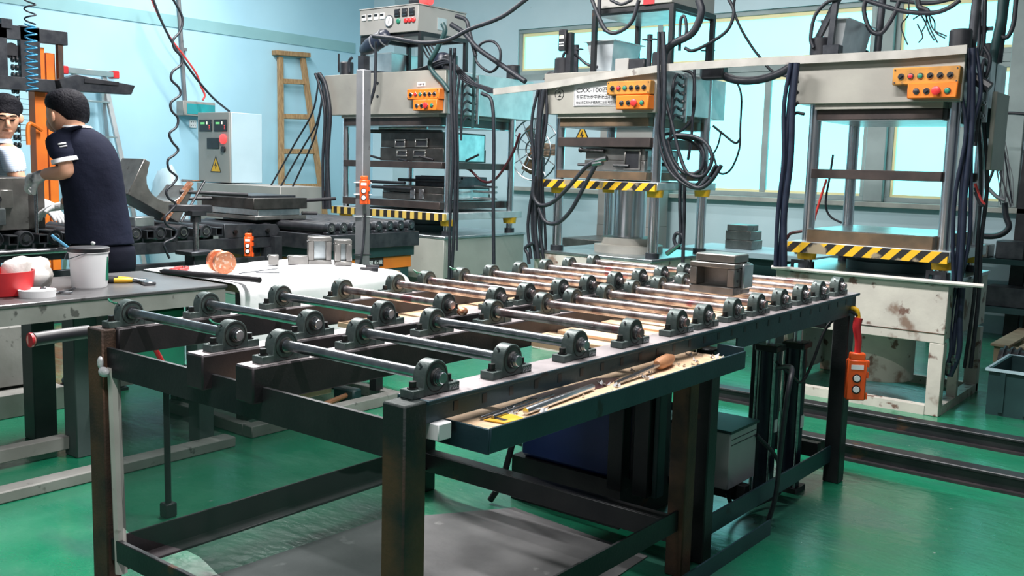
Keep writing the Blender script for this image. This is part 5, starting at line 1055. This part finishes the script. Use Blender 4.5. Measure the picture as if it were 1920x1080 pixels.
# tray contents
ZR = .7165
def rod(a, b, r, m, lab, name='steel_rod', cat='rod'): return tag(MB().lathe(a, Vector(b)-Vector(a), [(0, r*.9), (.002, r), ((Vector(b)-Vector(a)).length-.002, r), ((Vector(b)-Vector(a)).length, r*.9)], 12).build(name, m), lab, cat, 'rods in the tray')
rod((-1.235, 1.63, ZR+.0085), (-1.262, 1.93, ZR+.0085), .0085, 'chrome', 'bright chrome rod lying in the side tray')
rod((-1.262, 1.55, ZR+.006), (-1.285, 1.80, ZR+.006), .005, 'steel', 'thin steel rod beside the chrome rod in the tray')
rod((-1.278, 1.53, ZR+.005), (-1.30, 1.74, ZR+.005), .004, 'steel', 'thinnest steel rod in the tray, nearest the rail')
FH = empty('file_tool', (-1.27, 2.25, ZR), 'wooden-handled file lying in the side tray', 'file'); MB().lathe((-1.262, 2.24, ZR+.018), (-.02, .12, 0), [(0, .010), (.02, .017), (.08, .018), (.115, .011), (.12, .008)], 14).build('handle', 'woodhandle', FH); MB().bar((-1.26, 2.24, ZR+.018), (-1.25, 2.02, ZR+.006), .014, .005).build('blade', 'steel', FH)
rn = random.Random(5)
SC = [(-1.25+rn.uniform(-.05, .035), 2.20+rn.uniform(-.12, .36)) for _ in range(14)]+[(-1.24+rn.uniform(-.05, .03), 1.62+rn.uniform(-.1, .4)) for _ in range(8)]
scr = MB()
for i, (x, y) in enumerate(SC):
    for k in range(3):
        a = rn.uniform(0, 6.3); l = rn.uniform(.006, .014); b = rn.uniform(.3, 1.2); p = Vector((x+rn.uniform(-.01, .01), y+rn.uniform(-.01, .01), ZR+.001)); u = Vector((math.cos(a), math.sin(a), .15*b))*l; v = Vector((-math.sin(a), math.cos(a), .5*b))*l*.6
        scr.add([p, p+u, p+u+v+Vector((0, 0, .006)), p+v], [(0, 1, 2), (0, 2, 3)])
o = scr.build('plastic_shavings', 'plastic_clear', None, 0, 0); tag(o, 'loose clear plastic shavings scattered in the side tray', 'shavings', None, 'stuff')
cd = MB().prism([(-1.27, 1.53), (-1.222, 1.54), (-1.215, 1.60), (-1.26, 1.61)], 'z', ZR+.001, ZR+.003); cd = tag(cd.build('printed_card', 'yellow'), 'small yellow and black card at the near end of the tray', 'card')
bxx('dark_print', 'black', cd, -1.26, -1.232, 1.552, 1.565, ZR+.003, ZR+.0034)
pb = bxx('paper_box', 'white', None, -1.345, -1.30, 1.39, 1.43, .7005, .735, bevel=.002); pb.location.x += .03; tag(pb, 'small white carton between the near post and the tray', 'carton')
sp_ = MB().prism([(-1.325, 1.75), (-1.27, 1.80), (-1.26, 1.98), (-1.29, 2.10), (-1.33, 2.05), (-1.33, 1.8)], 'z', ZR+.0002, ZR+.0012); tag(sp_.build('red_film', 'maroon'), 'dark red plastic film lying along the tray edge', 'film')
nt = MB().ball((-1.955, 2.24, .80), .016, .020, .014, 12, 8); tag(nt.build('copper_scrubber', 'copper'), 'ball of copper wire on the middle rail', 'wire ball')
# things under the table
HU = empty('hydraulic_unit', (-1.95, 2.95, 0), 'dark blue hydraulic oil tank under the roller table', 'hydraulic tank')
bxx('tank', 'bluetank', HU, -2.15, -1.72, 2.80, 3.15, .17, .46, bevel=.02); bxx('skid', 'frame', HU, -2.18, -1.70, 2.80, 3.15, 0, .17); MB().cyl((-1.95, 2.95, .46), (-1.75, 2.95, .46), .06, 18).build('motor', 'bluetank', HU)
MB().tube([(-1.72, 2.9, .40), (-1.62, 2.95, .44), (-1.55, 3.0, .35), (-1.52, 3.0, .1), (-1.5, 3.05, .02)], .013, 8).build('hose', 'rubber', HU, 0, 60); MB().tube([(-2.1, 2.80, .40), (-2.12, 2.75, .30), (-2.16, 2.72, .1), (-2.2, 2.7, .012)], .012, 8).build('hose', 'rubber', HU, 0, 60)
v = MB().box(-1.68, -1.56, 2.83, 2.92, .50, .56); v.build('valve_block', 'steel', HU, .004); MB().cyl((-1.60, 2.84, .56), (-1.60, 2.84, .60), .016, 12).build('gauge', 'brightsteel', HU)
bxx('manifold_bracket', 'darkmetal', HU, -1.70, -1.57, 2.86, 2.90, .17, .50)
GB = empty('grey_box', (-1.56, 3.17, .14), 'grey sheet-metal electrical box under the far half of the table', 'electrical box')
bxx('case', 'platewhite', GB, -1.72, -1.42, 3.06, 3.28, .1405, .345, bevel=.004); bxx('lid', 'darkteal', GB, -1.725, -1.415, 3.055, 3.285, .345, .355)
for k in range(2): bxx('seam', 'darkmetal', GB, -1.42, -1.418, 3.07, 3.27, .30+k*.02, .302+k*.02)
hc_ = MB().tube([(-1.416, 3.27, .30), (-1.37, 3.36, .20), (-1.38, 3.45, .06), (-1.42, 3.35, .02), (-1.45, 3.2, .03), (-1.44, 3.1, .12)], .008, 8); hc_.build('cable', 'rubber', GB, 0, 60)
for k, (x, y) in enumerate(((-1.48, 3.50), (-1.43, 3.64))):
    c_ = empty('hydraulic_cylinder', (x, y, 0), ['black upright hydraulic cylinder under the table nearer the grey box', 'black upright hydraulic cylinder under the table nearer the far leg'][k], 'hydraulic cylinder', 'lift cylinders under the table')
    MB().cyl((x, y, .02), (x, y, .58), .040, 20).build('barrel', 'hosewrap', c_); MB().cyl((x, y, .58), (x, y, .66), .018, 14).build('piston_rod', 'chrome', c_); bxx('foot', 'black', c_, x-.05, x+.05, y-.05, y+.05, 0, .02)
    for s in (-1, 1): MB().cyl((x+s*.035, y-.035, .02), (x+s*.035, y-.035, .60), .006, 8).build('tie_rod', 'steel', c_)
    bxx('end_cap', 'black', c_, x-.045, x+.045, y-.045, y+.045, .575, .60, bevel=.004)
    bxx('name_tag', 'white', c_, x+.038, x+.042, y-.012, y+.012, .26, .31)
gr = bxx('guide_plate', 'frame', None, -1.60, -1.55, 3.60, 3.80, .112, .62, bevel=.004); gr.parent = TB; gr.location = gr.location - Vector(TB.location)
tag(MB().tube([(-1.43, 3.46, .52), (-1.33, 3.32, .56), (-1.27, 3.2, .57), (-1.26, 3.15, .50), (-1.28, 3.17, .3), (-1.30, 3.2, .12), (-1.33, 3.22, .012)], .009, 8).build('hydraulic_hose', 'rubber', None, 0, 60), 'black hose looping from the cylinders down to the floor', 'hose')
# pendant on the far leg
pd, p_, d_, n_ = pendant((-1.262, 3.845, .36), math.radians(30), 'orange two-button pendant hanging on the far table leg', .205, .075)
MB().tube([(-1.262, 3.845, .545), (-1.262, 3.845, .60), (-1.270, 3.84, .65), (-1.268, 3.845, .69)], (.012, .018), 10).build('cable_boot', 'red', pd, 0, 60)
MB().tube([(-1.268, 3.845, .69), (-1.275, 3.84, .72), (-1.298, 3.83, .73)], .010, 8).build('yellow_strap', 'yellow', pd, 0, 60)
MB().tube([(-1.27, 3.84, .70), (-1.30, 3.80, .715), (-1.34, 3.70, .66), (-1.36, 3.62, .52), (-1.37, 3.55, .46), (-1.39, 3.48, .50), (-1.42, 3.42, .55)], .006, 8).build('cable', 'rubber', pd, 0, 60)
# red pump lever and hammer seen through the frame
HP = empty('hand_pump', (-2.95, 1.95, 0), 'hand pump with a black taped lever between bench and roller table', 'hand pump')
MB().tube([at(56, 638, z=.70), at(110, 630, z=.70)], .017, 12, 1).build('lever', 'pinkpaint', HP); g0, g1 = at(62, 637, z=.70), at(165, 622, z=.70)
MB().tube([g0, g0.lerp(g1, .5)+Vector((0, 0, .001)), g1], .021, 14, 4).build('tape_grip', 'black', HP, 0, 60); MB().cyl(at(60, 637.4, z=.70), at(55, 638, z=.70), .022, 14).build('end_cap', 'red', HP); MB().tube([g1, (-2.84, 1.70, .70), (-2.82, 1.95, .66)], .016, 10).build('lever_tube', 'pinkpaint', HP)
pa, pb_ = at(289, 650, x=-2.95), at(311, 692, x=-2.95); MB().tube([pa, pb_], .009, 10, 1).build('pump_rod', 'red', HP); MB().cyl((pb_.x, pb_.y, .05), (pb_.x, pb_.y, pb_.z), .011, 14).build('pump_body', 'black', HP); bxx('pump_base', 'black', HP, pb_.x-.022, pb_.x+.022, pb_.y-.022, pb_.y+.022, 0, .05, bevel=.004)
MB().tube([(-2.82, 1.95, .66), (-2.90, 1.97, .64), pa], .010, 8).build('pump_link', 'black', HP)
HM = empty('mallet', (-3.75, 3.36, 0), 'mallet with a wooden handle on the floor under the covered table', 'mallet'); MB().obox((-3.76, 3.40, .036), (.97, .10, 0), (-.10, .97, 0), (0, 0, 1), .075, .035, .035).build('head', 'darkteal', HM, .01); MB().tube([(-3.74, 3.38, .036), (-3.70, 3.22, .03), (-3.655, 3.06, .022)], (.013, .018), 10).build('handle', 'woodhandle', HM)
# ================================================================ background behind the presses
BB = empty('back_bench', (-3.05, 7.1, 0), 'green-grey bench behind the middle press under the window', 'bench')
bxx('bench_top', 'cabinetblue', BB, -3.68, -2.55, 6.72, 7.35, .62, .665, bevel=.004); bxx('bench_panel', 'darkteal', BB, -3.6, -2.6, 6.78, 7.30, .12, .62)
for x in (-3.62, -2.65): bxx('leg', 'darkteal', BB, x, x+.06, 6.75, 6.81, 0, .62)
for i, (a, w_, z0, h_, lab) in enumerate(((-3.34, .22, .666, .07, 'lowest of the steel blocks stacked on the back bench'), (-3.34, .21, .7365, .07, 'middle of the steel blocks stacked on the back bench'), (-3.33, .17, .807, .045, 'topmost of the steel blocks stacked on the back bench'))):
    tag(bxx('steel_block', 'mould', None, a, a+w_, 6.9, 7.1, z0, z0+h_, bevel=.004), lab, 'steel block', 'blocks stacked on the back bench')
tag(bxx('steel_block', 'moulddark', None, -2.78, -2.68, 6.9, 7.05, .666, .74, bevel=.004), 'single dark block at the right end of the back bench', 'steel block')
for k in range(6):
    tag(bxx('steel_plate', 'mould', None, -5.35+.02*(k % 3), -4.75+.03*(k % 2), 7.6-.02*k, 8.1, .0005+k*.1, .095+k*.1, bevel=.006), ['lowest', 'second lowest', 'third', 'fourth', 'second highest', 'topmost'][k]+' steel plate in the stack under the window behind the middle press', 'steel plate', 'plates stacked under the window')
EC = empty('electric_cabinet', (-5.0, 8.0, 0), 'grey electric cabinet with a lightning sign behind the middle press', 'electric cabinet'); bxx('case', 'cabinetgrey', EC, -5.35, -4.75, 8.15, 8.5, .7, 1.75, bevel=.004); bxx('plinth', 'cabinetgrey', EC, -5.35, -4.75, 8.15, 8.5, 0, .70); q = at(1091, 258, y=8.145); warn(EC, (q.x, 8.148, q.z-.06), .20)
FN = empty('floor_fan', (-5.75, 7.6, 0), 'round caged floor fan between the left and middle presses', 'fan'); fc_ = Vector((-5.75, 7.6, 1.42))
for rr in (.10, .2, .3): MB().tube([fc_+Vector((rr*math.cos(a), 0, rr*math.sin(a))) for a in [k*math.pi/12 for k in range(25)]], .008, 6, 1).build('cage_ring', 'steel', FN)
for k in range(12): a = k*math.pi/6; MB().cyl(fc_, fc_+Vector((.3*math.cos(a), 0, .3*math.sin(a))), .005, 5).build('cage_spoke', 'steel', FN)
for k in range(3): a = k*2.094; MB().obox(fc_+Vector((.13*math.cos(a), .05, .13*math.sin(a))), (math.cos(a), 0, math.sin(a)), (0, 1, 0), (-math.sin(a), .3, math.cos(a)), .12, .006, .055).build('blade', 'platebrown', FN)
MB().cyl(fc_+Vector((0, .02, 0)), fc_+Vector((0, .22, 0)), .07, 16).build('motor', 'woodhandle', FN); MB().cyl((-5.75, 7.75, .03), (-5.75, 7.75, 1.42), .02, 10).build('pole', 'darkmetal', FN); MB().cyl((-5.75, 7.75, 0), (-5.75, 7.75, .03), .22, 20).build('base', 'darkmetal', FN)
# right side: pallets, bins, loose steel
def pallet(x, y, lab):
    R = empty('pallet', (x, y, 0), lab, 'pallet', 'pallets by the window wall')
    for i in range(3): bxx('bearer', 'palletwood', R, x-.4, x+.4, y-.45+i*.41, y-.37+i*.41, 0, .11)
    for i in range(5): bxx('board', 'palletwood', R, x-.42+i*.175, x-.30+i*.175, y-.47, y+.47, .11, .13, bevel=.003)
pallet(-1.05, 7.70, 'wooden pallet with steel plates on the floor at the right edge')
for k in range(3): tag(bxx('steel_plate', 'cabinetblue' if k == 0 else 'mould', None, -1.28+.03*k, -.75, 7.5, 8.05-.04*k, .131+k*.062, .19+k*.062, bevel=.004), ['lowest', 'middle', 'topmost'][k]+' steel plate on the pallet at the right edge', 'steel plate', 'plates on the right pallet')
BI = empty('oil_bin', (-.82, 5.85, 0), 'dark green steel bin on the floor beside the right press', 'bin'); x0, x1, y0, y1 = -1.13, -.50, 5.58, 6.1
for b in ((x0, x1, y0, y0+.012), (x0, x1, y1-.012, y1), (x0, x0+.012, y0+.012, y1-.012), (x1-.012, x1, y0+.012, y1-.012)): bxx('wall', 'darkteal', BI, *b, .012, .25)
bxx('bottom', 'darkteal', BI, x0, x1, y0, y1, 0, .012); r_ = MB().box(x0-.015, x1+.015, y0-.015, y0, .238, .252); r_.box(x0-.015, x1+.015, y1, y1+.015, .238, .252); r_.build('rim', 'cabinetblue', BI); r_ = MB().box(x0-.015, x0, y0, y1, .238, .252); r_.box(x1, x1+.015, y0, y1, .238, .252); r_.build('rim', 'cabinetblue', BI)
for k in range(5): bxx('rib', 'darkteal', BI, x0+.06+k*.12, x0+.085+k*.12, y0-.012, y0, .02, .235)
MT = empty('pump_motor', (-1.12, 6.45, 0), 'black pump motor on the floor behind the right press', 'motor'); MB().cyl((-1.25, 6.45, .14), (-1.0, 6.45, .14), .09, 20).build('motor_body', 'black', MT)
for k in range(6): MB().cyl((-1.23+k*.04, 6.45, .14), (-1.22+k*.04, 6.45, .14), .105, 20).build('cooling_fin', 'darkmetal', MT)
bxx('motor_foot', 'black', MT, -1.24, -1.02, 6.37, 6.53, 0, .06); MB().cyl((-1.0, 6.45, .14), (-.94, 6.45, .14), .03, 12).build('shaft', 'steel', MT)
TK = empty('steel_rack', (-1.55, 8.2, 0), 'dark green rack of loose steel parts under the window behind the right press', 'rack')
for z in (.22, .60): bxx('shelf', 'darkteal', TK, -2.15, -.6, 8.2, 8.5, z, z+.04)
for x in (-2.15, -1.4, -.66): bxx('upright', 'darkteal', TK, x, x+.06, 8.2, 8.26, 0, .60); 
for k, (x, w_, h_) in enumerate(((-2.0, .25, .10), (-1.70, .2, .14), (-1.30, .3, .08), (-.95, .22, .12))): tag(bxx('steel_part', 'darkmetal' if k % 2 else 'mould', None, x, x+w_, 8.24, 8.45, .6405, .64+h_, bevel=.006), ['leftmost', 'second from left', 'third from left', 'rightmost'][k]+' steel part on the green rack under the window', 'steel part', 'parts on the green rack')
for k, (x, w_) in enumerate(((-1.75, .3), (-1.25, .35))): tag(bxx('steel_part', 'darkmetal', None, x, x+w_, 8.28, 8.47, .2605, .42, bevel=.006), ['left', 'right'][k]+' dark steel part on the lower shelf of the green rack', 'steel part', 'parts on the green rack')
# dark frame and wire tangle at the right edge
CU = empty('dark_frame', (-1.3, 8.0, 0), 'dark steel frame with hanging wires at the right edge by the window', 'steel frame')
MB().bar((-1.60, 8.55, .0), (-1.55, 8.55, 2.35), .10, .06, up=(0, 1, 0)).build('upright', 'black', CU); bxx('panel', 'plate', CU, -1.52, -1.0, 8.56, 8.59, 0, 2.3)
rn = random.Random(11)
for k in range(16):
    a = (1872+rn.uniform(-6, 14), 205+rn.uniform(-10, 60)); b = (1884+rn.uniform(-12, 16), 380+rn.uniform(-15, 20)); hose(CU, [a, ((a[0]+b[0])/2+rn.uniform(-14, 14), (a[1]+b[1])/2), b], rn.choice((.003, .004, .006)), 'greypost' if k % 3 else 'rubber', name='wire', n=5, y=8.2)
hose(CU, [(1884, 380), (1886, 405), (1892, 425), (1880, 438), (1862, 443), (1835, 442), (1780, 437)], .022, name='wire', y=7.9)
hose(CU, [(1858, 205), (1870, 212), (1895, 212), (1925, 214)], .012, name='wire', y=8.0); hose(CU, [(1856, 225), (1868, 228), (1876, 250), (1870, 265), (1856, 260)], .010, name='wire', y=7.9)
hose(CU, [(1852, 345), (1862, 320), (1870, 290), (1880, 262)], .010, name='wire', y=7.5); hose(CU, [(1852, 352), (1868, 368), (1884, 376)], .014, 'greypost', name='wire', y=7.8)
# overhead cables
def cable(pts, r, lab, m='rubber', **k): return tag(MB().tube([at(p[0], p[1], **(p[2] if len(p) > 2 else k)) for p in pts], r, 8).build('overhead_cable', m, None, 0, 80), lab, 'cable', 'overhead cables')
cable([(990, -4), (940, 32), (880, 55), (840, 75), (790, 80), (740, 72), (700, 68)], .015, 'thick black cable sweeping from above to the left press cabinet', y=5.15)
cable([(1365, -4), (1376, 22), (1365, 55), (1335, 78), (1300, 95), (1284, 90)], .011, 'black cable dropping onto the middle press from above', y=5.6)
cable([(1378, -4), (1376, 20), (1390, 55), (1410, 88), (1423, 105), (1450, 135), (1495, 147)], .009, 'thin black cable slanting across the window to the right press', y=6.2)
cable([(1670, 0), (1740, 6), (1790, -3)], .012, 'short black cable above the right press', y=6.4)
